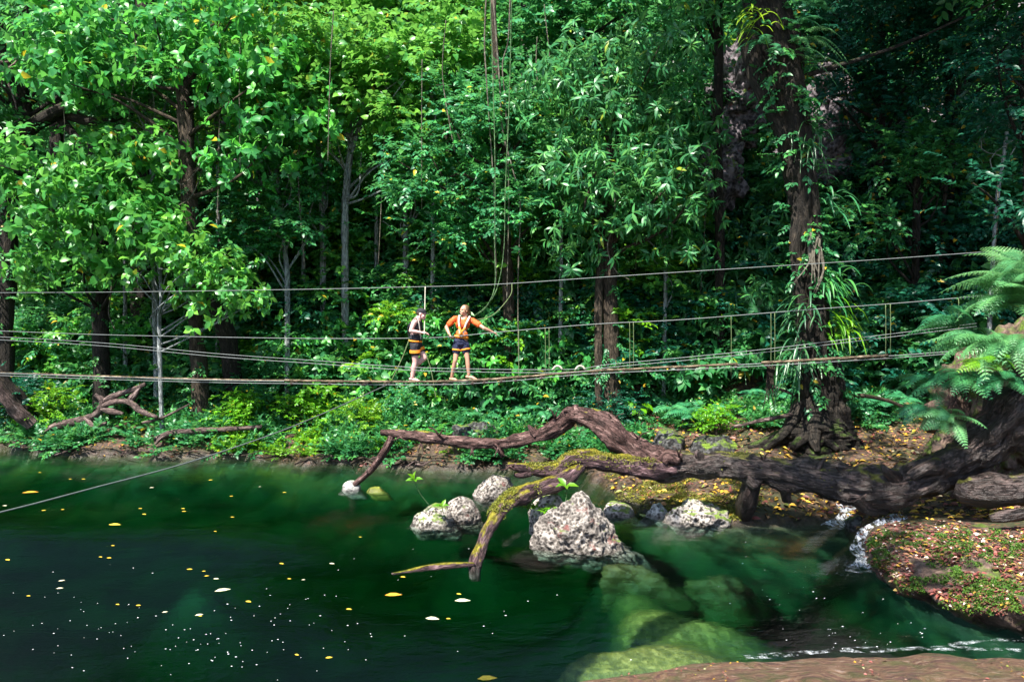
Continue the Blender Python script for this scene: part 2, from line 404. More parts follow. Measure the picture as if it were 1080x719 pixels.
def litter_mat():
    t = NT('fallen_leaves'); a = t.attr('tone').outputs['Fac']
    c = t.ramp(a, [(0, (.10, .030, .028)), (.22, (.20, .055, .045)), (.4, (.12, .075, .05)), (.55, (.42, .24, .03)), (.72, (.55, .36, .04)), (.84, (.35, .17, .09)), (.93, (.12, .17, .02)), (1, (.60, .45, .38))])
    return t.finish(t.pr(c, .55, None, .4))
M['litter'] = litter_mat()
M['leaf_float'] = plain('floating_yellow_leaf', (.62, .44, .05), .45)
M['leaf_float_pale'] = plain('floating_pale_leaf', (.62, .58, .40), .45)
M['leaf_float_orange'] = plain('floating_orange_leaf', (.60, .28, .03), .45)
M['cable'] = plain('grey_steel_cable', (.13, .145, .145), .5, .4, .3)
M['rope'] = plain('old_pale_rope', (.34, .33, .26), .9)
M['rope_green'] = plain('green_cord', (.11, .15, .06), .9)
M['bamboo'] = bark_mat('weathered_pole_wood', (.06, .045, .03), (.24, .18, .115), (.48, .40, .29), .05)
M['lash'] = plain('dark_lashing', (.035, .024, .018), .9)
M['skin_pale'] = plain('pale_skin', (.62, .36, .32), .5, .4, 0, .06, 12)
M['skin_tan'] = plain('tanned_skin', (.47, .25, .165), .5, .4, 0, .06, 12)
M['black'] = plain('black_cloth', (.014, .014, .020), .8)
M['navy'] = plain('navy_cloth', (.010, .014, .045), .8)
M['orange'] = plain('orange_cloth', (.68, .105, .018), .75)
M['strap_orange'] = plain('orange_webbing', (.80, .24, .015), .7)
M['strap_white'] = plain('white_webbing', (.46, .42, .38), .7)
M['hair_blond'] = plain('blond_hair', (.115, .062, .026), .45, .5, 0, .5, 60)
M['hair_dark'] = plain('dark_hair', (.030, .018, .012), .5, .5, 0, .4, 60)
M['eye'] = plain('eye_dark', (.02, .015, .012), .2)
M['lip'] = plain('lip', (.45, .12, .10), .45)
M['teeth'] = plain('teeth', (.8, .78, .72), .3)
M['shoe'] = plain('pale_shoe', (.60, .52, .50), .7)

# ------------------------------------------------------------------ terrain
SHORE_PX = [(-260, 462), (0, 471), (100, 479), (160, 482), (260, 482), (340, 487), (400, 492), (440, 497), (520, 493), (600, 498),
            (650, 524), (700, 545), (780, 554), (850, 553), (885, 551), (903, 566), (912, 590), (950, 618), (1000, 640), (1080, 657), (1240, 690)]
poly = [np.array([-60.0, 27.0])] + [W0(*p)[:2] for p in SHORE_PX] + [np.array([12.0, 5.2]), np.array([4.0, 4.3]), np.array([-12.0, 4.2]), np.array([-60.0, 6.0])]
poly = np.array(poly)
def _bump(px, py, amp, rx, ry, z=-.6):
    c = W0(px, py, 0.0); h = unit((c - CAM)[:2]); return (c[0] - h[0] * z * .95, c[1] - h[1] * z * .95, amp, rx, ry)
BUMPS = [_bump(*b) for b in [(190, 592, .45, .70, .55, -1.1), (695, 690, .88, 1.7, 1.0, -.4), (620, 704, .72, .9, .6, -.5), (735, 652, .62, 1.0, .8, -.7), (660, 650, .70, .8, .9, -.7), (645, 618, .62, .8, .8, -.8), (500, 668, .25, 1.0, .7, -1.6), (630, 592, .60, .8, .6, -.8), (470, 556, .5, .7, .5, -.8),
                             (430, 525, .35, .9, .5, -.8)]]
def pool_sd(x, y):
    """signed distance to the pool outline, positive on land"""
    p = np.stack([x, y], -1); d = np.full(x.shape, 1e9); ins = np.zeros(x.shape, bool)
    for i in range(len(poly)):
        a, b = poly[i], poly[(i + 1) % len(poly)]
        ab = b - a; t = np.clip(((p - a) @ ab) / (ab @ ab), 0, 1)
        d = np.minimum(d, np.linalg.norm(p - a - t[..., None] * ab, axis=-1))
        c = ((a[1] > y) != (b[1] > y)) & (x < (b[0] - a[0]) * (y - a[1]) / (b[1] - a[1] + 1e-12) + a[0])
        ins ^= c
    return np.where(ins, -d, d)
def sstep(a, b, x):
    t = np.clip((x - a) / (b - a), 0, 1); return t * t * (3 - 2 * t)
TOE_X = [-70, -20, -13, -7, -2, 2, 5, 8, 11, 16, 70]; TOE_Y = [30, 25, 23.2, 22, 21, 20.2, 19.4, 18.6, 17.0, 14.0, 8.0]
def toe(x): return np.interp(x, TOE_X, TOE_Y)
def T(x, y):
    x = np.asarray(x, float); y = np.asarray(y, float)
    d = pool_sd(x, y); q = np.stack([x, y, np.zeros_like(x)], -1)
    d = d + (.42 * sn(q, .8, 91) + .22 * sn(q, 2.6, 92) + .08 * sn(q, 6.0, 93)) * sstep(12.5, 14, y)
    n1 = fbm(q, .55, 3, 3); n2 = fbm(q, 1.9, 9, 2)
    ledge = sstep(4.6, 5.6, x) * (1 - sstep(12.3, 13.4, y))
    dp = np.maximum(d, 0)
    lip = .12 + .20 * ledge
    land = lip * (1 - np.exp(-dp / .12)) + (.24 - .14 * ledge) * np.minimum(dp, 6) + (.10 * n1 + .05 * n2) * sstep(0, .8, dp) * (1 - .4 * ledge)
    h = np.maximum(y - toe(x) + .8 * n1, 0)
    hill = 1.2 * (np.sqrt(h * h + .5) - .7071) * (1 + .10 * n1) + .35 * n2 * sstep(0, 2, h)
    hill = np.minimum(hill, 36 + n1)
    back = sstep(3.6, .5, y) * 1.3
    dn = np.maximum(-d, 0)
    bed = -2.5 * (1 - np.exp(-dn / 1.2)) + .10 * n1 * sstep(0, 1.5, dn)
    keep = np.ones_like(x)
    for cx, cy_, amp_, rx, ry in BUMPS:
        keep = keep * (1 - amp_ * np.exp(-((x - cx) / rx) ** 2 - ((y - cy_) / ry) ** 2))
    bed = bed * (keep * (1 + .12 * n1 + .10 * n2))
    bed = np.minimum(bed + .10 * n2 * sstep(.3, 1.5, dn), -.22 - .08 * n2) * np.minimum(dn * 5, 1)
    return np.where(d > 0, land + hill * (y > 5) + back, bed)

def axis(segs):
    return np.concatenate([np.linspace(a, b, n, endpoint=False) for a, b, n in segs] + [[segs[-1][1]]])
gx = axis([(-120, -26, 18), (-26, -13, 50), (-13, 12, 230), (12, 26, 45), (26, 120, 18)])
gy = axis([(-40, 4, 16), (4, 9, 36), (9, 24, 160), (24, 50, 80), (50, 120, 16)])
X, Yg = np.meshgrid(gx, gy); Z = T(X, Yg)
V = np.stack([X, Yg, Z], -1).reshape(-1, 3); nx, ny = len(gx), len(gy)
i = (np.arange(ny - 1)[:, None] * nx + np.arange(nx - 1)[None]).ravel()
F = np.stack([i, i + 1, i + nx + 1, i + nx], -1)
ground = mk('ground', V, F, np.full(len(F), 4), M['ground'], smooth=True)
tag(ground, 'dark forest soil of the banks, pool bed and wooded slope', 'ground', kind='structure')
# interpolated lookups (fast)
def Tz(x, y):
    x = np.asarray(x, float); y = np.asarray(y, float)
    ix = np.clip(np.searchsorted(gx, x) - 1, 0, nx - 2); iy = np.clip(np.searchsorted(gy, y) - 1, 0, ny - 2)
    fx = (x - gx[ix]) / (gx[ix + 1] - gx[ix]); fy = (y - gy[iy]) / (gy[iy + 1] - gy[iy])
    return (Z[iy, ix] * (1 - fx) * (1 - fy) + Z[iy, ix + 1] * fx * (1 - fy) + Z[iy + 1, ix] * (1 - fx) * fy + Z[iy + 1, ix + 1] * fx * fy)
def march(px, py, h=0.0, y0=7.5, y1=60.0):
    """first point along the pixel's ray that is h above the ground"""
    Ys = np.arange(y0, y1, .06); d = P(px, py, 1.0) - CAM; Q = CAM + d[None] * Ys[:, None] / d[1]
    k = np.where(Q[:, 2] - Tz(Q[:, 0], Q[:, 1]) <= h)[0]
    q = Q[k[0]] if len(k) else Q[-1]
    return q
def G(px, py): return march(px, py, 0.0)

# ------------------------------------------------------------------ water
def box_geo(x0, x1, y0, y1, z0, z1):
    V = np.array([(x, y, z) for z in (z0, z1) for y in (y0, y1) for x in (x0, x1)])
    F = [0, 2, 3, 1, 4, 5, 7, 6, 0, 1, 5, 4, 2, 6, 7, 3, 0, 4, 6, 2, 1, 3, 7, 5]
    return V, F, [4] * 6
V, F, C = box_geo(-58, 13, 3.5, 29, -5, 0)
water = mk('water', V, F, C, M['water']); tag(water, 'deep clear green pool water with soft ripples', 'water', kind='structure')

# ------------------------------------------------------------------ rocks
def hull_rock(name, pts, mat, label, sub=5, amp=.06, freq=3.0, fine=.02, ffreq=14.0, seed=0, cat='rock', group=None, kind=None, squash=None):
    pts = np.asarray(pts, float); c = pts.mean(0)
    bm = bmesh.new()
    for p in pts: bm.verts.new(p)
    bmesh.ops.convex_hull(bm, input=bm.verts); bmesh.ops.triangulate(bm, faces=bm.faces)
    bvh = BVHTree.FromBMesh(bm); bm.free()
    if sub not in _ICO: _ICO[sub] = ico(sub)
    U, F = _ICO[sub]; R = np.zeros(len(U))
    for k, u in enumerate(U):
        hit = bvh.ray_cast(Vector(c), Vector(u)); R[k] = hit[3] if hit[0] is not None else 0.0
    R[R == 0] = np.median(R[R > 0])
    # soften creases
    e = np.concatenate([F[:, [0, 1]], F[:, [1, 2]], F[:, [2, 0]]])
    for _ in range(1):
        s = np.zeros(len(U)); w = np.zeros(len(U))
        np.add.at(s, e[:, 0], R[e[:, 1]]); np.add.at(w, e[:, 0], 1); R = .4 * R + .6 * s / w
    V = U * R[:, None]
    off = Vector((seed * 3.1, seed * 1.7, 0))
    dsp = np.array([amp * mnoise.fractal(Vector(v) * freq + off, 1.0, 2.0, 4) - fine * (1 - min(1, mnoise.voronoi(Vector(v) * ffreq + off)[0][0] * 1.6)) for v in V])
    V = V + U * dsp[:, None]
    base = c
    o = mk(name, V, F, np.full(len(F), 3), mat, smooth=True); o.location = base
    return tag(o, label, cat, group, kind)

def rock_px(name, outline, Y, depth, mat, label, **k):
    """outline in photo pixels at distance Y, given real depth front and back"""
    o3 = []
    for (px, py) in outline:
        p = P(px, py, Y); o3.append(p + np.array([0, depth * .12, 0]))
    o3 = np.array(o3); c = o3.mean(0); pts = [*o3]
    for p in o3:
        q = c + (p - c) * .5
        pts.append(q + np.array([0, depth * .9, 0])); pts.append(c + (p - c) * .55 + np.array([0, -depth * .40, -.06]))
        if p[2] < c[2]: pts.append(p + np.array([0, -.1 * depth, -.5])); pts.append(q + np.array([0, depth * .8, -.5]))
    return hull_rock(name, pts, mat, label, **k)

rock_px('boulder', [(562, 574), (564, 554), (580, 540), (598, 533), (612, 520), (621, 520), (636, 542), (654, 568), (670, 590), (674, 598), (640, 596), (600, 586)],
        11.75, .8, M['coral'], 'large pointed pitted white boulder standing in the pool', sub=6, amp=.10, freq=3.2, fine=.07, ffreq=9, seed=1, cat='boulder')
rock_px('rock', [(560, 556), (556, 540), (570, 526), (590, 522), (600, 540), (590, 560)], 12.6, .6, M['rockmoss'],
        'moss covered rock tucked behind the big white boulder', sub=5, amp=.05, seed=2)
rock_px('rock', [(430, 557), (438, 544), (455, 536), (472, 537), (480, 548), (474, 560)], 13.05, .7, M['rockmoss'],
        'low rough rock under the sprig with its water plant', sub=5, amp=.05, fine=.035, seed=3)
rock_px('rock', [(466, 547), (472, 530), (484, 524), (500, 529), (508, 546), (490, 552)], 13.3, .55, M['coral'],
        'rounded white pitted rock beside the sprig', sub=5, amp=.04, fine=.03, seed=4)
rock_px('rock', [(498, 524), (505, 511), (520, 503), (538, 504), (544, 516), (535, 524)], 14.9, .7, M['coral'],
        'flat whitish rock in the water behind the bent limb', sub=5, amp=.05, fine=.03, seed=5)
rock_px('rock', [(359, 522), (360, 510), (372, 506), (380, 512), (380, 522)], 15.6, .35, M['rockwhite'],
        'small white rock under the tip of the long limb', sub=4, amp=.03, seed=6)
rock_px('rock', [(384, 523), (388, 515), (400, 514), (406, 521)], 15.5, .3, M['sub'], 'small yellow mossy rock beside the limb tip', sub=4, amp=.03, seed=7)
rock_px('rock', [(700, 550), (712, 538), (728, 529), (742, 532), (756, 533), (776, 543), (782, 551), (740, 556)], 13.15, .6, M['rockmoss'],
        'jagged pale rock on the shore under the trunk', sub=6, amp=.09, freq=4.5, fine=.05, ffreq=9, seed=8)
rock_px('rock', [(682, 544), (690, 532), (700, 531), (706, 538), (708, 545)], 13.6, .4, M['rockwhite'], 'small white rock left of the jagged rock', sub=5, amp=.06, seed=9)
rock_px('rock', [(634, 542), (640, 534), (656, 532), (668, 536), (670, 543)], 13.7, .45, M['rockmoss'], 'yellow green mossy rock at the waterline behind the boulder', sub=5, amp=.05, seed=10)
rock_px('rock', [(724, 482), (734, 468), (750, 461), (770, 463), (784, 473), (786, 484)], 16.2, .9, M['rockdark'],
        'dark grey crusted rock on the bank left of the big tree', sub=5, amp=.1, seed=12)
rock_px('rock', [(472, 474), (478, 452), (500, 444), (522, 452), (530, 476)], 18.6, .8, M['rockdark'], 'dark wet rock face below the bridge walkers', sub=5, amp=.14, seed=13)
rock_px('rock', [(690, 474), (696, 458), (712, 453), (722, 462), (722, 476)], 16.6, .8, M['rockdark'], 'small dark rock beside the crusted bank rock', sub=5, amp=.1, seed=14)
rock_px('rock', [(890, 455), (896, 436), (925, 430), (950, 440), (952, 458)], 17.2, 1.0, M['rockdark'], 'low dark rock behind the big tree roots', sub=5, amp=.1, seed=15)
rock_px('rock', [(120, 484), (126, 475), (150, 472), (166, 476), (168, 484)], 19.3, .4, M['ledge'], 'flat brown mossy stones at the waterline below the grey driftwood', sub=5, amp=.07, freq=6, seed=16)
rock_px('rock', [(218, 484), (222, 474), (236, 472), (244, 480)], 19.2, .35, M['ledge'], 'earthy stone at the waterline near the fallen pole', sub=4, amp=.06, seed=17)
rock_px('rock', [(330, 490), (340, 478), (362, 476), (372, 488)], 18.6, .4, M['rockdark'], 'brown grey stone at the waterline below the ground cover', sub=4, amp=.06, seed=18)
# shore stones between the jagged rock and the falls
rock_px('rock', [(785, 553), (792, 532), (815, 522), (842, 528), (866, 546), (866, 556)], 13.7, .8, M['ledge'], 'leaf strewn purple brown rock under the trunk', sub=5, amp=.06, seed=19)
rock_px('rock', [(896, 575), (898, 552), (910, 545), (922, 552), (922, 570)], 12.6, .5, M['rockdark'], 'wet dark rock splitting the little waterfall', sub=5, amp=.08, seed=20)
# cliff outcrops on the slope
for k, (px, py, w, h, Y, lab) in enumerate([(780, 95, 30, 52, 21.6, 'violet grey cliff outcrop left of the big tree trunk'), (882, 90, 20, 34, 21.4, 'pale violet cliff outcrop right of the trunk top'),
                                            (876, 165, 22, 36, 20.6, 'violet grey cliff patch right of the trunk middle'), (246, 105, 34, 34, 25.5, 'grey brown cliff seen between the left trunks'),
                                            (285, 175, 30, 30, 24.5, 'dark brown cliff hollow behind the pale sapling'), (762, 172, 22, 30, 20.8, 'reddish cliff patch behind the strap plants')]):
    rr = random.Random(k); ol = [(px + w * math.cos(a) * rr.uniform(.8, 1.1), py + h * math.sin(a) * rr.uniform(.8, 1.1)) for a in [j * PI / 4 + .2 for j in range(8)]]
    rock_px('cliff_outcrop', ol, Y + 1.0, 1.6, M['cliff'], lab, sub=6, amp=.5, freq=1.6, fine=.16, ffreq=2.6, seed=30 + k, cat='cliff')
# submerged
for k, (px, py, w, h, z, m, lab) in enumerate([(650, 610, 30, 6, -.34, 'subbrown', 'brown yellow stones under water at the boulder foot'), (728, 628, 30, 6, -.62, 'subbrown', 'brown submerged rock below the big boulder'),
        (586, 572, 20, 5, -.25, 'subbrown', 'brown underwater rock left of the boulder')]):
    c = W0(px, py, z); m_ = PX(c[1]); rx = w * m_; ryy = max(.25, h * m_ / max(.16, (CAM[2] - z) / c[1])); rr = random.Random(50 + k); pts = []
    for a in np.arange(0, 2 * PI, PI / 5):
        s = rr.uniform(.7, 1.2); pts.append(c + np.array([rx * s * math.cos(a), ryy * s * math.sin(a), -.16]))
        pts.append(c + np.array([rx * s * .6 * math.cos(a), ryy * .6 * s * math.sin(a), rr.uniform(-.09, .0)])); pts.append(c + np.array([rx * s * 1.7 * math.cos(a), ryy * 1.7 * s * math.sin(a), -.9]))
    hull_rock('submerged_rock', pts, M[m], lab, sub=5, amp=.16, freq=2.2, fine=.03, ffreq=6, seed=60 + k)
# near brown slab
pts = []
for (px, py) in [(585, 716), (640, 712), (690, 708), (740, 697), (800, 693), (880, 690), (960, 688), (1040, 688), (1120, 692), (1260, 700)]:
    p = W0(px, py, .13); pts += [p, p + np.array([.1, -1.0, .16]), p + np.array([.2, -2.2, .20]), p + np.array([0, .12, -.5]), p + np.array([0, -2.6, -.5])]
hull_rock('slab_rock', pts, M['slab'], 'wet brown streaked slab rock at the near edge of the pool', sub=6, amp=.10, freq=1.6, fine=.03, ffreq=4, seed=80)
# mossy ledge on the right: one low rounded mound
pts = []
for (px, py, zt, zb) in [(918, 566, .22, .02), (913, 586, .20, .0), (930, 601, .22, .0), (952, 614, .24, .0), (985, 627, .24, .0), (1020, 638, .25, .0), (1060, 646, .26, .0), (1110, 657, .26, .0), (1180, 669, .26, .0)]:
    e = W0(px, py, zt); pts += [e, e + np.array([.16, .22, .14]), W0(px, py + 2, zb) + np.array([.08, .06, 0]), e + np.array([.35, .3, -.6])]
for (px, py, z) in [(935, 562, .32), (990, 572, .46), (1060, 580, .52), (1140, 590, .52), (960, 594, .34), (1030, 614, .38), (1100, 632, .38), (1000, 552, .5), (1090, 556, .55), (1180, 560, .5)]: pts.append(W0(px, py, z))
ledge = hull_rock('mossy_ledge', pts, M['ledge'], 'low rounded mossy ledge strewn with leaves at the right border', sub=6, amp=.15, freq=3.2, fine=.09, ffreq=6, seed=90, cat='rock')
bpy.context.view_layer.update()
_lb = bmesh.new(); _lb.from_mesh(ledge.data); _lb.transform(Matrix.Translation(ledge.location)); LEDGE = BVHTree.FromBMesh(_lb); _lb.free()
def surf(x, y):
    h = LEDGE.ray_cast(Vector((x, y, 5)), Vector((0, 0, -1))); z = float(Tz(x, y))
    return max(z, h[0].z) if h[0] is not None else z
def GL(px, py):
    d = P(px, py, 1.0) - CAM; h = LEDGE.ray_cast(Vector(CAM), Vector(d).normalized()); q = G(px, py)
    return np.array(h[0]) if h[0] is not None and h[0].y < q[1] else q

# ------------------------------------------------------------------ fallen tree
def pxpath(L): return np.array([P(a, b, c) for a, b, c, r in L]), np.array([r * PX(c) for a, b, c, r in L])
ft = empty('fallen_tree', P(1010, 500, 11.9), 'huge fallen tree with twisted limbs leaning out over the pool', 'fallen tree')
def ft_part(name, L, mat, seg=22, n=70, amp=.10, label=None, seed=0, extra=None, lump=.5):
    pts, r = pxpath(L); g = Geo(); add_tube(g, pts, r, seg=int(seg * 1.5), n=n * 2, amp=amp, seed=seed, lump=lump, rough=.75)
    for e in (extra or []):
        p2, r2 = pxpath(e); add_tube(g, p2, r2, seg=14, n=24, amp=.14, seed=seed + 3, rough=.5)
    o = g.build(name, mat, ft, True); o.matrix_parent_inverse = Matrix.Translation(-ft.location)
    if label: o['label'] = label
    return o
ft_part('trunk', [(1180, 290, 11.5, 38), (1128, 362, 11.5, 35), (1084, 420, 11.6, 30), (1044, 462, 11.75, 24), (1005, 489, 11.9, 20), (965, 508, 12.05, 20), (925, 516, 12.2, 20), (885, 513, 12.4, 17),
                  (845, 506, 12.6, 15.5), (800, 495, 12.8, 13.5), (760, 489, 13.0, 13), (722, 492, 13.2, 12.5), (690, 493, 13.35, 12.5), (672, 490, 13.4, 9)],
        M['log_dark'], 28, 130, .12, seed=1, extra=[[(795, 500, 12.8, 11), (790, 520, 12.9, 12), (786, 538, 13.1, 9), (784, 548, 13.3, 7)],
                                                   [(905, 520, 12.2, 14), (915, 532, 12.2, 12), (935, 536, 12.2, 7)], [(828, 512, 12.6, 8), (830, 528, 12.7, 6)], [(860, 500, 12.5, 7), (864, 490, 12.45, 5), (870, 484, 12.4, 2)], [(946, 505, 12.0, 9), (936, 497, 11.9, 6), (930, 490, 11.9, 2)], [(990, 490, 11.8, 10), (975, 494, 11.7, 9), (960, 503, 11.75, 6)], [(740, 484, 13, 6), (736, 478, 12.95, 4), (738, 474, 12.95, 1.5)], [(760, 485, 13, 8), (775, 492, 12.85, 9), (800, 512, 12.7, 7)]])
ft_part('limb', [(705, 492, 13.3, 12), (685, 483, 13.35, 14), (662, 468, 13.4, 14), (640, 450, 13.5, 12.5), (620, 440, 13.6, 11), (604, 438, 13.65, 10), (590, 448, 13.8, 8), (570, 458, 14.1, 7), (535, 466, 14.5, 6),
                 (495, 467, 14.9, 5.2), (450, 461, 15.3, 4.5), (402, 456, 15.7, 3.2)], M['log_red'], 22, 130, .13, 'long reddish peeling limb arching up then stretching left', 2,
        extra=[[(606, 436, 13.6, 6), (600, 432, 13.6, 4), (594, 433, 13.6, 1)], [(566, 458, 14.1, 5), (560, 452, 14.1, 3), (557, 448, 14.1, 1)], [(414, 459, 15.6, 3.6), (404, 478, 15.6, 3.6), (390, 497, 15.6, 3.2), (371, 514, 15.6, 3)],
               [(520, 467, 14.7, 4), (528, 476, 14.6, 3.5), (530, 482, 14.6, 2)], [(612, 437, 13.6, 6), (607, 430, 13.6, 3.5), (610, 427, 13.6, 1)], [(700, 488, 13.2, 9), (706, 482, 13.2, 9), (718, 486, 13.1, 7)]])
ft_part('limb', [(712, 494, 13.2, 9), (680, 494, 13.15, 10), (650, 490, 13.1, 9.5), (622, 484, 13.05, 9), (602, 486, 13, 9), (588, 495, 12.9, 8), (570, 497, 12.85, 6.5), (552, 494, 12.8, 5), (535, 490, 12.8, 3.5)],
        M['log_moss'], 20, 80, .13, 'lower limb with yellow green moss on top', 3,
        extra=[[(594, 492, 12.9, 8), (588, 505, 12.85, 7), (585, 518, 12.8, 4)], [(560, 497, 12.8, 5), (548, 500, 12.8, 4), (542, 500, 12.8, 2)], [(606, 484, 13, 6), (612, 478, 13, 5), (622, 476, 13, 2)]])
ft_part('limb', [(612, 490, 13.0, 6), (596, 506, 12.7, 8), (578, 512, 12.5, 9), (556, 518, 12.3, 9.5), (536, 529, 12.0, 9.5), (522, 545, 11.75, 8.5), (512, 565, 11.5, 7.5), (504, 583, 11.3, 7.5), (499, 598, 11.1, 7), (493, 622, 11.0, 6)],
        M['log_moss'], 20, 80, .13, 'bent limb dipping into the pool, mossy at its knee', 5)
def limb_moss(L, t0, t1, n, seed):
    pts, r = pxpath(L); pts, r = resample(pts, 300, r); k = rng.integers(int(300 * t0), int(300 * t1), n); a = rng.normal(PI / 2, .75, n); tan = unit(np.gradient(pts, axis=0))[k]; sdv = unit(np.cross(tan, UP)); up = np.cross(sdv, tan)
    d = sdv * np.cos(a)[:, None] + up * np.sin(a)[:, None]; B = pts[k] + d * r[k, None] * 1.0; ok = fbm(B, 2.5, seed, 2) > -.15; B, d = B[ok], d[ok]; g = Geo()
    g.leaves(B, d + rng.normal(0, .7, d.shape), d + rng.normal(0, .5, d.shape), rng.uniform(.02, .05, len(B)), .014, np.clip(rng.normal(.45, .22, len(B)), 0, .95))
    o = tag(g.build('moss', M['mossyellow'], ft), kind='stuff'); o.matrix_parent_inverse = Matrix.Translation(-ft.location)
limb_moss([(690, 494, 13.15, 10), (650, 490, 13.1, 9.5), (622, 484, 13.05, 9), (602, 486, 13, 9), (588, 495, 12.9, 8), (552, 494, 12.8, 5)], .0, 1, 2600, 61)
limb_moss([(578, 512, 12.5, 9), (556, 518, 12.3, 9.5), (536, 529, 12.0, 9.5), (522, 545, 11.75, 8.5), (512, 565, 11.5, 7.5)], .0, .75, 1800, 62)
limb_moss([(965, 508, 12.05, 20), (925, 516, 12.2, 20), (885, 513, 12.4, 17), (845, 506, 12.6, 15.5), (800, 495, 12.8, 13.5), (760, 489, 13.0, 13)], .0, 1, 700, 63)
pts, r = pxpath([(500, 600, 11.05, 3), (478, 598, 10.95, 4), (462, 600, 10.9, 4), (440, 604, 10.85, 3.5), (412, 609, 10.8, 2)])
pts[:, 2] = [0.0, 0.02, .02, -.01, -.08]
g = Geo(); add_tube(g, pts, r, seg=10, n=30, amp=.15, seed=4); tag(g.build('submerged_branch', M['log_moss'], None, True, pts[2]), 'slimy green branch lying at the water surface beside the bent limb', 'branch')

def log(name, L, mat, label, cat='log', amp=.12, seg=14, n=40, extra=None, seed=0):
    pts, r = pxpath(L); g = Geo(); add_tube(g, pts, r, seg=seg, n=n, amp=amp, seed=seed, rough=.5)
    for e in (extra or []):
        p2, r2 = pxpath(e); add_tube(g, p2, r2, seg=8, n=16, amp=.12, seed=seed + 2, rough=.5)
    return tag(g.build(name, mat, None, True, pts[0]), label, cat)
log('log', [(1008, 514, 11.6, 9), (1022, 518, 11.5, 15), (1050, 518, 11.4, 18), (1090, 516, 11.3, 18), (1150, 512, 11.2, 18)], M['log_dark'], 'thick dark wet log lying under the leaning trunk at the right border', seed=11)
log('log', [(1044, 546, 10.9, 5), (1056, 544, 10.85, 7), (1080, 541, 10.8, 7), (1140, 536, 10.7, 7)], M['log_dark'], 'thin purple log on the leafy ledge', seed=12)
log('driftwood', [(52, 452, 20.3, 3), (80, 444, 20.2, 4.5), (101, 438, 20.1, 4), (108, 424, 20.1, 3.5), (100, 416, 20.1, 2)], M['log_grey'], 'grey forked driftwood with upright stumps on the left bank', 'driftwood', seed=13,
    extra=[[(106, 424, 20.1, 2.6), (122, 417, 20.1, 2.6), (140, 411, 20.1, 2.6), (153, 405, 20.1, 2)], [(104, 430, 20.1, 2.6), (120, 424, 20, 2.4), (136, 424, 20, 3), (150, 434, 19.9, 3), (166, 440, 19.8, 2)],
           [(106, 430, 20.1, 3), (118, 434, 20, 2.6), (130, 436, 20, 1.6)], [(148, 407, 20.1, 2.2), (139, 420, 20.1, 3.4), (132, 425, 20.1, 1.6)], [(90, 440, 20.1, 2.6), (100, 450, 20, 2.2), (112, 446, 20, 2)]])
log('log', [(-30, 372, 19.6, 7), (0, 412, 19.8, 7), (18, 434, 20.0, 7), (34, 448, 20.2, 7)], M['log_grey'], 'leaning grey log at the left border', seed=14)
log('log', [(-20, 378, 20.6, 8), (8, 408, 20.8, 8), (28, 432, 21.0, 8)], M['bark_dark'], 'dark leaning stem behind the grey leaning log', seed=15)
log('fallen_pole', [(160, 464, 19.3, 2.5), (185, 456, 19.4, 3.5), (215, 454, 19.5, 3), (248, 452, 19.6, 2.5), (276, 450, 19.7, 2)], M['log_grey'], 'pale fallen pole lying along the left bank', 'fallen branch', seed=16,
    extra=[[(185, 456, 19.4, 3), (172, 460, 19.2, 2.5), (164, 468, 19.2, 1.5)]])
log('stick', [(150, 446, 19.9, 1.5), (172, 440, 19.9, 1.5), (200, 426, 19.9, 1)], M['log_grey'], 'thin grey stick slanting up right of the driftwood', 'stick', seg=6, n=10)
log('fallen_branch', [(774, 450, 15.9, 1.8), (800, 444, 15.9, 2.2), (835, 437, 16.0, 2)], M['log_grey'], 'pale stick propped left of the big tree foot', 'fallen branch', seg=8, n=14, seed=17)
log('fallen_branch', [(884, 425, 16.4, 2.2), (905, 417, 16.5, 2.5), (935, 422, 16.6, 1.8), (955, 430, 16.6, 1.5)], M['bark_brown'], 'brown fallen branch right of the big tree foot', 'fallen branch', seg=8, n=14, seed=18)
log('stick', [(816, 408, 16.3, 1.5), (830, 413, 16.3, 1.5), (845, 420, 16.4, 1.2)], M['log_grey'], 'short stick against the left of the big trunk', 'stick', seg=6, n=8)
log('stick', [(40, 462, 20.2, 1.4), (52, 452, 20.2, 1.4), (64, 450, 20.2, 1)], M['log_grey'], 'small curved root on the mud at the far left', 'stick', seg=6, n=8)

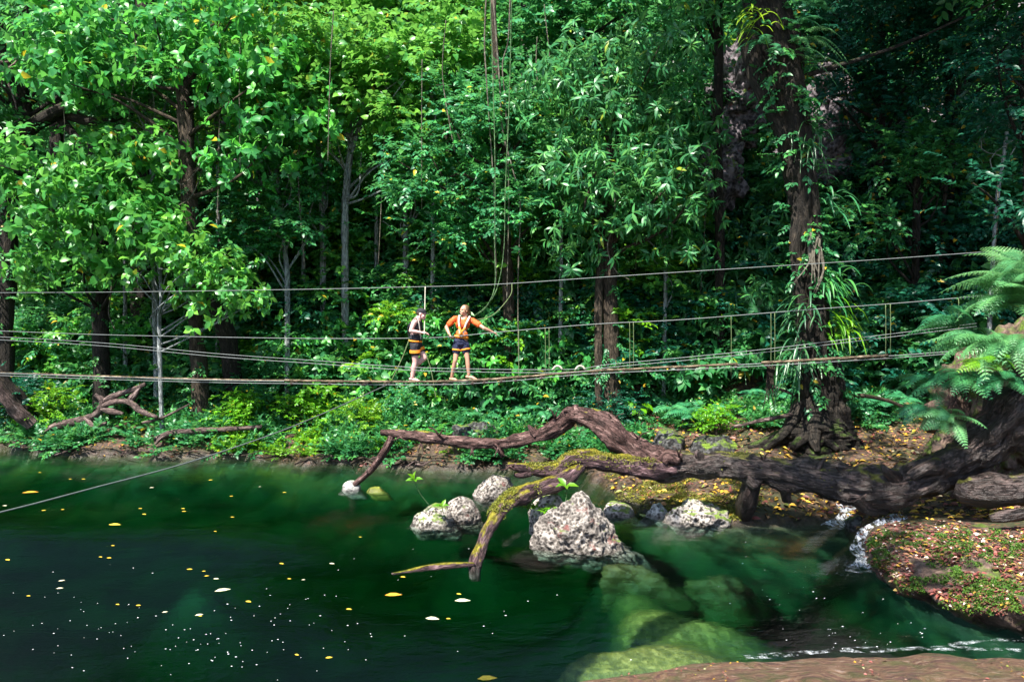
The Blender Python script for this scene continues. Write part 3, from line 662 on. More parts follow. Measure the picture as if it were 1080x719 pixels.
# ------------------------------------------------------------------ foliage builders
def rnd_dirs(n, zmin=-.2, zmax=1.0):
    z = rng.uniform(zmin, zmax, n); a = rng.uniform(0, 2 * PI, n); r = np.sqrt(np.maximum(0, 1 - z * z))
    return np.stack([r * np.cos(a), r * np.sin(a), z], -1)
STY = {  # kind, leaves per twig, leaf length, width, twig length, twigs per clump, clump radius, droop
    'broad': ('ros', 6, .23, .135, .40, 10, .52, .30), 'heart': ('spray', 7, .20, .150, .50, 9, .52, .35), 'lance': ('ros', 8, .27, .070, .36, 10, .55, .50),
    'small': ('spray', 11, .125, .062, .48, 16, .55, .15), 'fine': ('spray', 13, .09, .045, .50, 18, .60, .12), 'deep': ('spray', 10, .16, .075, .50, 14, .65, .2),
    'medium': ('spray', 9, .165, .085, .48, 14, .58, .22)}
def twig_leaves(g, O, Dr, sty, ls=1.0, tone_shift=0.0):
    kind, k, L, Wd, tl, _, _, droop = STY[sty]; n = len(O); Dr = unit(Dr)
    S = unit(np.cross(Dr, UP + rng.normal(0, .15, (n, 3)))); U = np.cross(S, Dr)
    tw = rng.normal(0, .18, n)
    if kind == 'ros':
        a = (np.arange(k)[None] / k * 2 * PI + rng.uniform(0, 6.28, (n, 1)) + rng.normal(0, .25, (n, k)))[..., None]
        tip = (O + Dr * tl * ls)[:, None]
        d = Dr[:, None] * .30 + S[:, None] * np.cos(a) + U[:, None] * np.sin(a) * .9 - UP * droop * rng.uniform(.3, 1.5, (n, k, 1)) + rng.normal(0, .16, (n, k, 3))
        B = tip - Dr[:, None] * rng.uniform(0, .12, (n, k, 1)) * ls + 0 * d
        N = Dr[:, None] * .75 + UP * .45 + rng.normal(0, .45, (n, k, 3))
    else:
        t = ((np.arange(k) + .6) / k)[None, :, None]; side = np.where(np.arange(k) % 2 == 0, 1.0, -1.0)[None, :, None]
        side = np.where((np.arange(k) == k - 1)[None, :, None], 0, side)
        B = O[:, None] + Dr[:, None] * t * tl * ls - UP * (t ** 2) * tl * .25 * ls
        d = Dr[:, None] * .75 + S[:, None] * side * .9 - UP * droop * rng.uniform(.2, 1.4, (n, k, 1)) + rng.normal(0, .12, (n, k, 3))
        N = U[:, None] * .7 + UP * .35 + Dr[:, None] * .35 + rng.normal(0, .5, (n, k, 3))
    sz = rng.uniform(.7, 1.2, (n, k)) * ls
    # one tone per clump neighbourhood plus leaf jitter (real leaf age differences)
    tone = np.clip(rng.beta(2.2, 2.2, (n, k)) * .8 + rng.normal(.08, .17, (n, 1)) + tone_shift, 0, .95)
    tone = np.where(rng.random((n, k)) < .015, 1.0, tone)
    g.leaves(B.reshape(-1, 3), d.reshape(-1, 3), N.reshape(-1, 3), (L * sz).ravel(), (Wd * sz).ravel(), tone.ravel(), fold=.16 if kind == 'ros' else .22, droop=.2)

def clumps_in(lobes, R, cover):
    """clump centres for a list of (centre, (rx,ry,rz)) lobes: spread through the outer volume, layered"""
    out = []
    for c, r in lobes:
        r = np.asarray(r); n = max(3, int(cover * (r[0] * r[2]) * PI / (R * R * 1.15) + .5))
        d = rnd_dirs(n, -.75, 1.0); s = rng.uniform(.35, 1.0, (n, 1)) ** .5
        out.append(np.asarray(c) + d * s * r * (1 + .16 * rng.normal(size=(n, 1))) + rng.normal(0, .16, (n, 3)))
    return np.concatenate(out)

def crown_geo(g, lobes, sty, cover=1.6, ls=1.0, flat=.5):
    _, _, _, _, tl, tw, R, _ = STY[sty]; R = R * ls
    Cn = clumps_in(lobes, R, cover); n = len(Cn)
    O = np.repeat(Cn, tw, 0); d = rnd_dirs(n * tw, -.55, 1.0) * np.array([1, 1, flat])
    rad = R * rng.uniform(.1, 1.0, (n * tw, 1))
    twig_leaves(g, O + d * rad + rng.normal(0, .10, O.shape), d + UP * .1 + rng.normal(0, .25, d.shape), sty, ls)
    return Cn

def tree(name, label, trunk, lobes, sty, mat, bark, cover=1.6, ls=1.0, group=None, limbs=14, seg=10, amp=.10, seed=0, cat='tree', flat=.85, depthk=.7, extra=None, climb=None):
    """trunk: [(px,py,Y,r_px)...] from the base up; lobes: [(px,py,Y,half_w,half_h)]"""
    tp, tr = pxpath(trunk)
    tp[0, 2] = min(tp[0, 2], Tz(tp[0, 0], tp[0, 1]) - .15)
    root = empty(name, (tp[0, 0], tp[0, 1], tp[0, 2] + .15), label, cat, group)
    inv = Matrix.Translation(-root.location)
    L3 = [(P(a, b, c), (w * PX(c), max(w * PX(c) * depthk, .5), h * PX(c))) for a, b, c, w, h in lobes]
    g = Geo(); Cn = crown_geo(g, L3, sty, cover, ls, flat)
    cr = g.build('crown', mat, root); cr.matrix_parent_inverse = inv
    g = Geo(); add_tube(g, tp, tr, seg=seg if seg < 20 else 44, n=max(24, len(tp) * (8 if seg < 20 else 22)), amp=amp, seed=seed, rough=.35 if seg < 20 else .5)
    idx = rng.permutation(len(Cn))[:limbs]
    up, ur = resample(tp, 40, tr) if len(tp) > 2 else (tp, tr); up, ur = up[10:], ur[10:]
    for q in Cn[idx]:
        j = np.argmin(np.linalg.norm(up - q - np.array([0, 0, -1.2]), axis=1)); a = up[j]
        m = (a + q) / 2 + np.array([0, 0, rng.uniform(-.2, .35)]) + rng.normal(0, .22, 3)
        r0 = min(ur[j] * .42, .06)
        add_tube(g, [a, m, q], [r0, r0 * .6, .012], seg=6, n=8, amp=.08)
    for e in (extra or []):
        p2, r2 = pxpath(e); add_tube(g, p2, r2, seg=8, n=24, amp=.1, seed=seed + 9)
    o = g.build('trunk', bark, root, True); o.matrix_parent_inverse = inv
    if climb:                                        # climbers clinging to the trunk
        g = Geo(); tq, rq = resample(tp, 200, tr); z0, z1, nn, st_, mt_ = climb
        k = rng.integers(int(200 * z0), int(200 * z1), nn); cl = fbm(tq[k] + rng.normal(0, .2, (nn, 3)), 1.3, seed + 60, 2) > -.15; k = k[cl]
        a = rng.uniform(PI * .85, PI * 2.15, len(k)); dr = np.stack([np.cos(a), np.sin(a), np.full(len(k), -.25)], -1)
        twig_leaves(g, tq[k] + dr * rq[k, None] * .92, dr + rng.normal(0, .45, dr.shape), st_, .8); o = tag(g.build('climber', M[mt_], root), kind='stuff'); o.matrix_parent_inverse = inv
    return root

# --- prototype plants, local origin at the base
def proto_shrub(name, sty, mat, h, w, cover=2.2, ls=1.0, stems=5, bark='bark_brown'):
    root = empty(name, (0, 0, 0))
    g = Geo(); Cn = crown_geo(g, [(np.array([0, 0, h * .58]), (w * .5, w * .45, h * .40)), (np.array([w * .12, -w * .1, h * .36]), (w * .48, w * .42, h * .26))], sty, cover, ls, .6)
    g.build('foliage', M[mat], root)
    g = Geo()
    for q in Cn[rng.permutation(len(Cn))[:stems * 2]]:
        add_tube(g, [np.array([rng.normal(0, .05), rng.normal(0, .05), -.1]), q * np.array([.45, .45, .6]), q], [.022, .015, .006], seg=5, n=7)
    g.build('stem', M[bark], root, True)
    return root

def frond_geo(g, base, d0, L, pairs=16, width=.22, sag=.5, bip=False, tone=.5):
    """one arching fern frond added to g"""
    d0 = unit(np.asarray(d0, float)); n = 14; t = np.linspace(0, 1, n)
    hor = unit(np.array([d0[0], d0[1], 0])); pts = base + d0[None] * (t * L)[:, None] - UP[None] * (sag * L * t ** 2.2)[:, None]
    tp = (np.arange(pairs) + 1.2) / (pairs + 1); pos = np.stack([np.interp(tp, t, pts[:, k]) for k in range(3)], -1)
    tan = unit(np.stack([np.interp(tp, t, np.gradient(pts[:, k], t)) for k in range(3)], -1))
    S = unit(np.cross(tan, UP)); U = np.cross(S, tan)
    prof = width * L * (np.sin(np.clip(.18 + tp * .86, 0, 1) * PI) ** .75 if not bip else np.clip(1.02 - tp, 0, 1) ** .8 * np.clip(tp * 9, 0, 1))
    for sd in (1, -1):
        D = S * sd + tan * .45 - U * .10
        if not bip:
            g.leaves(pos, D, U + rng.normal(0, .12, U.shape), prof * 1.05, np.maximum(.75 * L / pairs, .008) * np.ones(pairs), np.clip(rng.normal(tone, .14, pairs), 0, .95), fold=.1, droop=.25)
        else:
            q = 12; tt = ((np.arange(q) + .7) / q)[None, :, None]; D = unit(D)
            pp = pos[:, None] + D[:, None] * tt * prof[:, None, None] - U[:, None] * (tt ** 2 * prof[:, None, None] * .2)
            S2 = unit(np.cross(D, U)); pl = np.minimum(prof[:, None] * .26, .50 * L / pairs) * (1.12 - .8 * tt[..., 0]) + .004
            for s2 in (1, -1):
                D2 = S2[:, None] * s2 + D[:, None] * .7 + 0 * pp
                g.leaves(pp.reshape(-1, 3), D2.reshape(-1, 3), (U[:, None] + rng.normal(0, .15, pp.shape)).reshape(-1, 3), pl.ravel(), pl.ravel() * .42, np.clip(rng.normal(tone, .12, pp.shape[0] * q), 0, .95), fold=.08, droop=.15)
    V, F, C, U_ = tube_geo(pts, np.linspace(.008, .003, n) * max(.6, L), seg=4, n=n); g.add(V, F, C, np.full(len(V), .15), U_)

def proto_fern(name, mat, n, L, bip=False, pairs=18, up=(.5, 1.3), width=.2, sag=.55):
    root = empty(name, (0, 0, 0)); g = Geo()
    for k in range(n):
        a = k * 2.399 + rng.uniform(-.3, .3); e = rng.uniform(*up)
        frond_geo(g, np.zeros(3), np.array([math.cos(a), math.sin(a), e]), L * rng.uniform(.7, 1.1), pairs, width, sag * rng.uniform(.8, 1.2), bip, rng.uniform(.3, .75))
    g.build('fronds', M[mat], root)
    return root

def blade_geo(g, base, d0, L, Wd, sag, tone, seg=7):
    d0 = unit(np.asarray(d0, float)); t = np.linspace(0, 1, seg)
    pts = base + d0[None] * (t * L)[:, None] - UP[None] * (sag * L * t ** 2.3)[:, None]
    tan = unit(np.gradient(pts, axis=0)); S = unit(np.cross(tan, UP) + 1e-6); U = np.cross(S, tan)
    w = Wd * .5 * np.sin(np.clip(.22 + t * .76, 0, 1) * PI) ** .7
    V = np.concatenate([pts + S * w[:, None] + U * w[:, None] * .4, pts, pts - S * w[:, None] + U * w[:, None] * .4])
    i = np.arange(seg - 1); F = np.concatenate([np.stack([i, i + seg, i + seg + 1, i + 1], -1), np.stack([i + seg, i + 2 * seg, i + 2 * seg + 1, i + seg + 1], -1)])
    g.add(V, F, np.full(len(F), 4), np.full(len(V), tone))
def proto_strap(name, mat, n, L, Wd, up=(.3, 1.8), sag=(.5, 1.1), stem=0.0):
    root = empty(name, (0, 0, 0)); g = Geo()
    for k in range(n):
        a = k * 2.399 + rng.uniform(-.3, .3)
        blade_geo(g, np.array([0, 0, stem]) + rng.normal(0, .03, 3), np.array([math.cos(a), math.sin(a), rng.uniform(*up)]), L * rng.uniform(.6, 1.1), Wd * rng.uniform(.8, 1.2), rng.uniform(*sag),
                  1.0 if rng.random() < .05 else rng.uniform(.1, .9))
    g.build('blades', M[mat], root)
    if stem:
        g = Geo(); add_tube(g, [np.array([.0, 0, -.2]), np.array([.06, .02, stem * .5]), np.array([0, 0, stem])], [.06, .05, .05], seg=8, n=10, amp=.1); g.build('stem', M['bark_brown'], root, True)
    return root
def proto_bigleaf(name, mat, n, h, L):
    """stalked plant of few very large leaves"""
    root = empty(name, (0, 0, 0)); g = Geo(); gs = Geo()
    for k in range(n):
        a = k * 2.399 + rng.uniform(-.4, .4); hh = h * rng.uniform(.45, 1.0); rr = h * rng.uniform(.12, .45)
        tip = np.array([math.cos(a) * rr, math.sin(a) * rr, hh])
        add_tube(gs, [np.zeros(3), tip * np.array([.35, .35, .7]), tip], [.016, .011, .007], seg=5, n=8)
        dd = np.array([math.cos(a), math.sin(a), -.35]); sz = L * rng.uniform(.7, 1.15)
        g.leaves([tip - unit(dd) * sz * .1], [dd], [UP + rng.normal(0, .2, 3) + np.array([0, -.3, 0])], [sz], [sz * .62], [rng.uniform(.2, .9)], fold=.12, droop=.3)
    g.build('leaves', M[mat], root); gs.build('stem', M['vine_green'], root, True)
    return root
def proto_palm(name, mat, n, L, stem):
    root = empty(name, (0, 0, 0)); g = Geo()
    for k in range(n):
        a = k * 2.399; frond_geo(g, np.array([0, 0, stem]), np.array([math.cos(a), math.sin(a), rng.uniform(.5, 1.3)]), L * rng.uniform(.8, 1.1), 26, .28, .6, False, rng.uniform(.3, .7))
    g.build('fronds', M[mat], root)
    g = Geo(); add_tube(g, [np.array([0, 0, -.2]), np.array([.05, 0, stem * .5]), np.array([0, 0, stem])], [.07, .05, .045], seg=8, n=10, amp=.08); g.build('stem', M['bark_brown'], root, True)
    return root

PROTO = {}
def proto(kind):
    if kind in PROTO: return PROTO[kind]
    mk_ = {'shrub_broad': lambda: proto_shrub('broadleaf_shrub', 'broad', 'broad', 1.9, 2.1, 2.0, .85), 'shrub_medium': lambda: proto_shrub('leafy_shrub', 'medium', 'small', 1.8, 2.0, 2.2),
           'shrub_small': lambda: proto_shrub('small_leaf_shrub', 'small', 'small', 1.6, 1.9, 2.4), 'shrub_deep': lambda: proto_shrub('dark_shrub', 'deep', 'deep', 1.9, 2.3, 2.2),
           'shrub_lance': lambda: proto_shrub('narrow_leaf_shrub', 'lance', 'lance', 1.8, 1.9, 2.0, .85), 'shrub_lime': lambda: proto_shrub('lime_shrub', 'medium', 'lime', 1.0, 1.2, 2.0, .7),
           'shrub_yellow': lambda: proto_shrub('yellow_green_shrub', 'small', 'yellow', 1.6, 1.9, 2.4), 'shrub_heart': lambda: proto_shrub('heart_leaf_shrub', 'heart', 'heart', 1.7, 1.9, 2.0, .9),
           'fern': lambda: proto_fern('ground_fern', 'fern', 14, 1.0), 'fern_bip': lambda: proto_fern('lacy_fern', 'fern', 12, 1.0, True, 15, (.35, 1.1), .3), 'tree_fern': lambda: proto_palm('tree_fern', 'fern', 13, 1.5, .9),
           'palm': lambda: proto_palm('young_palm', 'deep', 10, 1.5, .7), 'strap': lambda: proto_strap('strap_leaf_plant', 'strap', 46, 1.1, .055, stem=.5), 'bigleaf': lambda: proto_bigleaf('large_leaf_plant', 'broad', 16, 1.3, .5),
           'bigleaf_lime': lambda: proto_bigleaf('lime_leaf_plant', 'lime', 9, .8, .42)}
    PROTO[kind] = (mk_[kind](), [False]); return PROTO[kind]
H0 = {'shrub_broad': 1.9, 'shrub_medium': 1.8, 'shrub_small': 1.6, 'shrub_deep': 1.9, 'shrub_lance': 1.8, 'shrub_lime': 1.0, 'shrub_yellow': 1.6, 'shrub_heart': 1.7, 'fern': .8, 'fern_bip': .75, 'tree_fern': 1.8, 'palm': 1.5,
      'strap': 1.2, 'bigleaf': 1.3, 'bigleaf_lime': .8}
CATS = {'fern': 'fern', 'fern_bip': 'fern', 'tree_fern': 'tree fern', 'palm': 'palm', 'strap': 'plant', 'bigleaf': 'plant', 'bigleaf_lime': 'plant'}
def place(kind, loc, s, rz, label, group=None, tilt=0.0):
    p, used = proto(kind)
    o = p if not used[0] else copy_tree(p); used[0] = True
    o.location = loc; o.scale = (s, s, s); o.rotation_euler = (tilt, 0, rz)
    return tag(o, label, CATS.get(kind, 'shrub'), group)
def plant(kind, px, py_top, h, label, group=None, wide=1.0):
    q = march(px, py_top, h, 12.5)
    s = h / H0[kind]; o = place(kind, (q[0], q[1], float(Tz(q[0], q[1])) - .03), s, rng.uniform(0, 6.28), label, group)
    o.scale = (s * wide, s * wide, s)
    return o
for k, (px, py, Y, dx, dy) in enumerate([(470, 464, 15.1, -14, -12), (520, 466, 14.6, 12, 14), (440, 460, 15.4, 8, 16), (590, 446, 13.8, -10, -14), (640, 449, 13.5, 14, -12), (545, 489, 12.8, -14, 6), (665, 466, 13.4, 16, -10), (800, 492, 12.8, 10, -14), (720, 486, 13.1, -8, -14), (430, 459, 15.5, -16, 5), (880, 505, 12.4, 14, -12), (500, 466, 14.9, -4, 14)]):
    L = [(px, py, Y, 1.6), (px + dx * .5, py + dy * .4, Y - .1, 1.1), (px + dx * .8, py + dy * .9, Y - .15, .8), (px + dx * 1.3, py + dy * 1.1, Y - .1, .4)]
    p_, r_ = pxpath(L); g = Geo(); add_tube(g, p_, r_, seg=6, n=14, amp=.15, seed=k); p_, r_ = pxpath([L[1], (L[1][0] - dx * .4, L[1][1] + dy * .7, Y - .2, .4)]); add_tube(g, p_, r_, seg=5, n=5)
    o = g.build('twig', M['log_red'], ft, True); o.matrix_parent_inverse = Matrix.Translation(-ft.location)

# ------------------------------------------------------------------ trees
# left group
tree('broadleaf_tree', 'tall brown trunked tree with bright glossy leaves reaching over the top left', [(214, 412, 20.6, 9), (206, 330, 20.5, 8), (200, 240, 20.5, 8), (196, 140, 20.6, 7.5), (192, 40, 21, 6.5), (188, -80, 21, 5)],
     [(215, 20, 20.6, 90, 34), (120, 55, 20.3, 95, 30), (250, 75, 20.0, 80, 34), (100, 88, 20.2, 70, 24), (250, 110, 20.4, 30, 24), (60, 45, 20.6, 60, 24), (300, 130, 20.2, 46, 30), (290, 180, 20.4, 46, 26)], 'broad', M['broad'], M['bark_brown'], 1.5, 1.08, seed=1, limbs=18, climb=(.0, .5, 60, 'small', 'small'))
tree('broadleaf_tree', 'ivy clad dark trunked tree with low hanging big shiny leaves at the left', [(108, 420, 21.5, 8.5), (106, 330, 21.6, 8), (104, 260, 21.7, 8), (102, 190, 21.7, 7), (100, 150, 21.7, 7)],
     [(70, 185, 20.2, 85, 30), (135, 205, 19.8, 48, 26), (30, 215, 20.2, 60, 26), (100, 240, 20.0, 75, 26), (145, 250, 19.6, 34, 20), (50, 290, 20.3, 60, 26), (160, 165, 20.2, 50, 16)], 'broad', M['broad'], M['bark_dark'], 1.45, 1.08, seed=2, limbs=16, climb=(.0, .9, 260, 'small', 'small'))
tree('broadleaf_tree', 'slender pale spotted tree with a bright leafy bough drooping before the brown trunk', [(170, 392, 20.0, 2.4), (168, 350, 20.0, 2.3), (170, 310, 20.0, 2.2), (167, 270, 19.9, 2.0)],
     [(185, 285, 19.4, 50, 16), (215, 305, 19.2, 42, 18), (238, 318, 19.2, 26, 14), (150, 270, 19.6, 40, 14)], 'broad', M['heart'], M['bark_pale'], 1.7, .9, seed=3, limbs=14)
tree('shade_tree', 'dark crooked tree with black boughs in the upper left corner', [(4, 440, 22.4, 9), (6, 300, 22.6, 9), (12, 200, 22.6, 9), (26, 140, 22.5, 11), (10, 70, 22.5, 9), (-20, 0, 22.5, 7)],
     [(20, 20, 22.4, 80, 36), (70, 60, 22.6, 60, 24), (-40, 110, 22.4, 60, 60), (30, 100, 22.8, 70, 20)], 'medium', M['small'], M['bark_dark'], 1.5, 1.25, seed=4, limbs=18, climb=(.0, .6, 160, 'medium', 'small'),
     extra=[[(24, 142, 22.5, 8), (60, 120, 22.4, 6), (100, 128, 22.3, 5), (140, 118, 22.2, 4)], [(14, 150, 22.5, 8), (40, 128, 22.2, 7), (84, 105, 22.1, 5), (120, 84, 22, 3)], [(60, 122, 22.4, 5), (80, 145, 22.3, 4), (86, 165, 22.3, 2)]])
tree('forest_tree', 'thick dark trunk standing behind the brown trunk at the left', [(148, 400, 23.5, 12), (150, 250, 23.6, 11), (150, 120, 23.6, 12), (152, 0, 23.6, 10), (152, -120, 23.6, 8)], [(150, -40, 23.8, 90, 30), (120, 20, 24, 70, 30)],
     'medium', M['small'], M['bark_dark'], 1.3, 1.2, seed=5)
tree('sapling', 'slim grey sapling just left of the brown trunk', [(163, 300, 22.0, 3), (161, 200, 22, 2.6), (160, 100, 22, 2.2), (160, 70, 22, 2)], [(150, 90, 21.8, 50, 30), (190, 100, 22, 40, 24)], 'medium', M['small'], M['bark_pale'], 1.4, seed=6)
tree('sapling', 'crooked dark leaning stem low between brown trunk and pale sapling', [(250, 400, 21.8, 9), (240, 360, 21.6, 9), (226, 320, 21.5, 8), (216, 292, 21.5, 6), (206, 270, 21.5, 4)], [(200, 265, 21.4, 40, 22)], 'medium', M['small'], M['bark_dark'], 1.4, seed=7)
tree('yellow_green_tree', 'sunlit yellow green fine leaved tree at the top between the boughs', [(300, 200, 28, 4), (302, 100, 28, 4), (300, 0, 28, 3)], [(300, 20, 27.5, 70, 40), (350, 50, 28, 46, 30), (250, 30, 28.5, 50, 34), (320, -40, 28, 100, 40)],
     'small', M['yellow'], M['bark_brown'], 1.8, 1.35, seed=8)
tree('sapling', 'pale thin sapling with a small leafy crown left of centre', [(302, 372, 21.6, 3), (303, 320, 21.7, 2.8), (302, 280, 21.7, 2.6), (296, 220, 21.8, 2.2), (290, 170, 21.8, 1.8)],
     [(285, 215, 21.5, 52, 30), (290, 170, 21.6, 50, 26), (320, 250, 21.6, 40, 20), (275, 255, 21.4, 40, 20)], 'medium', M['small'], M['bark_pale'], 1.7, seed=9)
tree('sapling', 'white stemmed sapling further up the slope left of centre', [(269, 262, 23.8, 2.8), (268, 220, 23.8, 2.6), (268, 170, 23.9, 2.4), (266, 120, 23.9, 2)], [(262, 130, 23.6, 44, 34), (285, 100, 23.8, 44, 26)], 'medium', M['lime'], M['bark_pale'], 1.5, 1.1, seed=10)
tree('forked_tree', 'pale forked tree with thin bare upper twigs and heart shaped leaves', [(364, 300, 22.0, 4), (364, 240, 22, 3.8), (366, 190, 22, 3.6), (370, 150, 22, 3), (366, 110, 22, 2.4), (362, 85, 22, 1.8)],
     [(340, 120, 21.7, 60, 34), (380, 60, 21.6, 76, 36), (420, 110, 21.5, 60, 40), (330, 50, 21.9, 60, 30), (410, 165, 21.6, 46, 30), (450, 40, 21.8, 60, 36)], 'heart', M['heart'], M['bark_pale'], 1.6, 1.05, seed=11, limbs=18,
     extra=[[(368, 170, 22, 2.8), (380, 130, 21.9, 2.2), (392, 95, 21.8, 1.6), (398, 70, 21.8, 1)], [(372, 150, 21.9, 2), (356, 120, 21.8, 1.4), (350, 90, 21.8, 1)]])
tree('sapling', 'grey straight stem close to the left of the forked tree', [(340, 310, 22.6, 3.4), (340, 240, 22.6, 3.2), (336, 160, 22.6, 3), (330, 80, 22.6, 2.4)], [(330, 90, 22.4, 40, 26), (350, 200, 22.4, 40, 24)], 'medium', M['small'], M['bark_pale'], 1.2, seed=12)
tree('sapling', 'grey straight pole stem to the right of the forked tree', [(428, 320, 22.8, 3), (428, 250, 22.8, 3), (427, 190, 22.8, 2.8), (425, 100, 22.8, 2.4)], [(425, 170, 22.5, 40, 22), (440, 210, 22.5, 44, 22)], 'medium', M['small'], M['bark_pale'], 1.2, seed=13)
# centre
tree('leafy_tree', 'dense small leaved tree in the centre draped with hanging vines', [(540, 400, 20.8, 6), (536, 300, 20.8, 5.5), (530, 200, 20.8, 5), (524, 100, 20.8, 4), (520, 0, 20.8, 3)],
     [(470, 195, 20.2, 56, 36), (530, 160, 20.0, 60, 36), (500, 120, 20.3, 60, 30), (555, 215, 20.0, 50, 30), (480, 240, 20.2, 50, 22), (550, 100, 20.4, 50, 30)], 'medium', M['small'], M['bark_brown'], 1.8, .95, seed=14, limbs=22)
tree('drooping_leaf_tree', 'mottled trunked tree with long drooping leaves in whorls, right of the walkers', [(648, 432, 19.4, 10), (645, 380, 19.5, 8.5), (643, 310, 19.6, 8), (642, 240, 19.7, 7.5), (644, 180, 19.7, 7), (650, 110, 19.8, 5)],
     [(640, 165, 19.0, 70, 40), (690, 130, 19.0, 50, 40), (600, 110, 19.2, 56, 36), (670, 215, 18.8, 66, 28), (620, 250, 19.0, 48, 22), (715, 195, 18.8, 40, 28), (650, 70, 19.3, 80, 30), (695, 260, 18.8, 30, 14)], 'lance', M['lance'], M['bark_brown'], 1.75, 1.0, seed=15, limbs=18, climb=(.0, .6, 120, 'small', 'small'),
     extra=[[(632, 434, 19.3, 4), (631, 360, 19.4, 4), (632, 300, 19.5, 4), (635, 240, 19.6, 3)]])
tree('forest_tree', 'shadowy small leaved tree filling the top right of centre', [(600, 300, 24, 6), (600, 150, 24, 6), (604, 0, 24, 5), (606, -80, 24, 4)], [(560, 30, 23.6, 66, 36), (630, 15, 23.6, 70, 40), (700, 30, 23.4, 60, 44), (600, -30, 24.4, 110, 30), (720, 90, 23, 36, 34)], 'medium', M['small'], M['bark_dark'], 1.9, 1.2, seed=16, limbs=20)
tree('forest_tree', 'bright round leaved tree at the top centre behind the vines', [(470, 300, 25, 5), (470, 150, 25, 5), (474, 20, 25, 4)], [(440, 15, 24.6, 60, 34), (500, 50, 24.4, 56, 34), (480, -30, 25.3, 100, 34), (400, -10, 25, 50, 30)], 'heart', M['heart'], M['bark_brown'], 1.9, 1.15, seed=17)
tree('forest_tree', 'slim dark trunk right of the drooping leaf tree before the reddish cliff', [(760, 330, 19.9, 6), (759, 240, 20, 5.5), (757, 150, 20, 5), (758, 60, 20, 5), (756, -40, 20, 4)], [(740, 20, 19.8, 36, 30), (770, -50, 20, 90, 50)], 'lance', M['lance'], M['bark_dark'], 1.3, seed=18)
for (px, y0, y1, Y, lab) in [(228, 350, 60, 22.6, 'thin pale stem just right of the brown trunk'), (318, 380, 150, 23.0, 'faint grey stem between the pale thin sapling and the grey straight stem'), (395, 330, 120, 23.2, 'thin grey stem midway between the forked tree and the pole stem'),
                            (455, 300, 60, 22.4, 'slim pale stem left of the hanging vines'), (590, 380, 120, 20.8, 'slim grey stem between the two centre trees'), (700, 380, 180, 20.0, 'thin dark green stem right of the mottled trunk'), (130, 330, 60, 22.8, 'thin pale stem left of the slim grey sapling')]:
    tree('sapling', lab, [(px, y0, Y, 2.4), (px + 2, (y0 + y1) / 2, Y, 2.1), (px - 1, y1, Y, 1.5)], [(px + 6, y1 + 30, Y - .2, 34, 24), (px - 14, y1 + 70, Y - .1, 28, 18)], 'medium', M['heart'], M['bark_pale'], 1.3, .95, seed=px % 40, limbs=8)
# big right tree
tree('giant_tree', 'giant dark buttressed tree hung with ferns right of centre', [(862, 472, 16.5, 52), (861, 456, 16.5, 38), (862, 430, 16.5, 26), (862, 385, 16.5, 20), (857, 325, 16.5, 16), (851, 262, 16.5, 14), (846, 200, 16.5, 14), (836, 130, 16.5, 16), (824, 60, 16.5, 19), (806, 0, 16.5, 19), (790, -80, 16.5, 19), (780, -200, 16.5, 18)],
     [(830, -150, 16.5, 240, 60), (1000, -210, 16.5, 200, 60), (940, -130, 18, 170, 50), (1040, -120, 15.5, 160, 56), (1120, -60, 17.5, 90, 70), (900, -260, 15, 220, 60), (760, -230, 17, 160, 60)], 'deep', M['small'], M['bark_dark'], 1.7, 1.6, seed=19, seg=28, amp=.12, limbs=16, climb=(.22, .90, 300, 'medium', 'small'),
     extra=[[(868, 432, 16.4, 12), (882, 454, 16.3, 11), (900, 468, 16.1, 7), (925, 476, 15.9, 3)], [(850, 432, 16.4, 12), (838, 454, 16.3, 11), (816, 464, 16.1, 8), (790, 472, 15.9, 3)], [(856, 440, 16.2, 10), (848, 460, 15.9, 8), (836, 472, 15.6, 4)],
            [(866, 440, 16.2, 10), (870, 462, 15.9, 7), (884, 474, 15.6, 3)], [(860, 430, 16.1, 9), (858, 460, 15.8, 7), (862, 476, 15.5, 3)], [(846, 425, 16.3, 9), (828, 455, 16.0, 6), (806, 474, 15.8, 3)], [(846, 205, 16.4, 8), (838, 260, 16.35, 6), (846, 330, 16.3, 5), (850, 420, 16.2, 6)], [(790, 30, 16.6, 14), (800, 80, 16.6, 12), (822, 130, 16.5, 10), (834, 170, 16.5, 8)],
            [(842, 120, 16.4, 6), (858, 200, 16.3, 5), (866, 300, 16.2, 4), (868, 400, 16.1, 5)]])
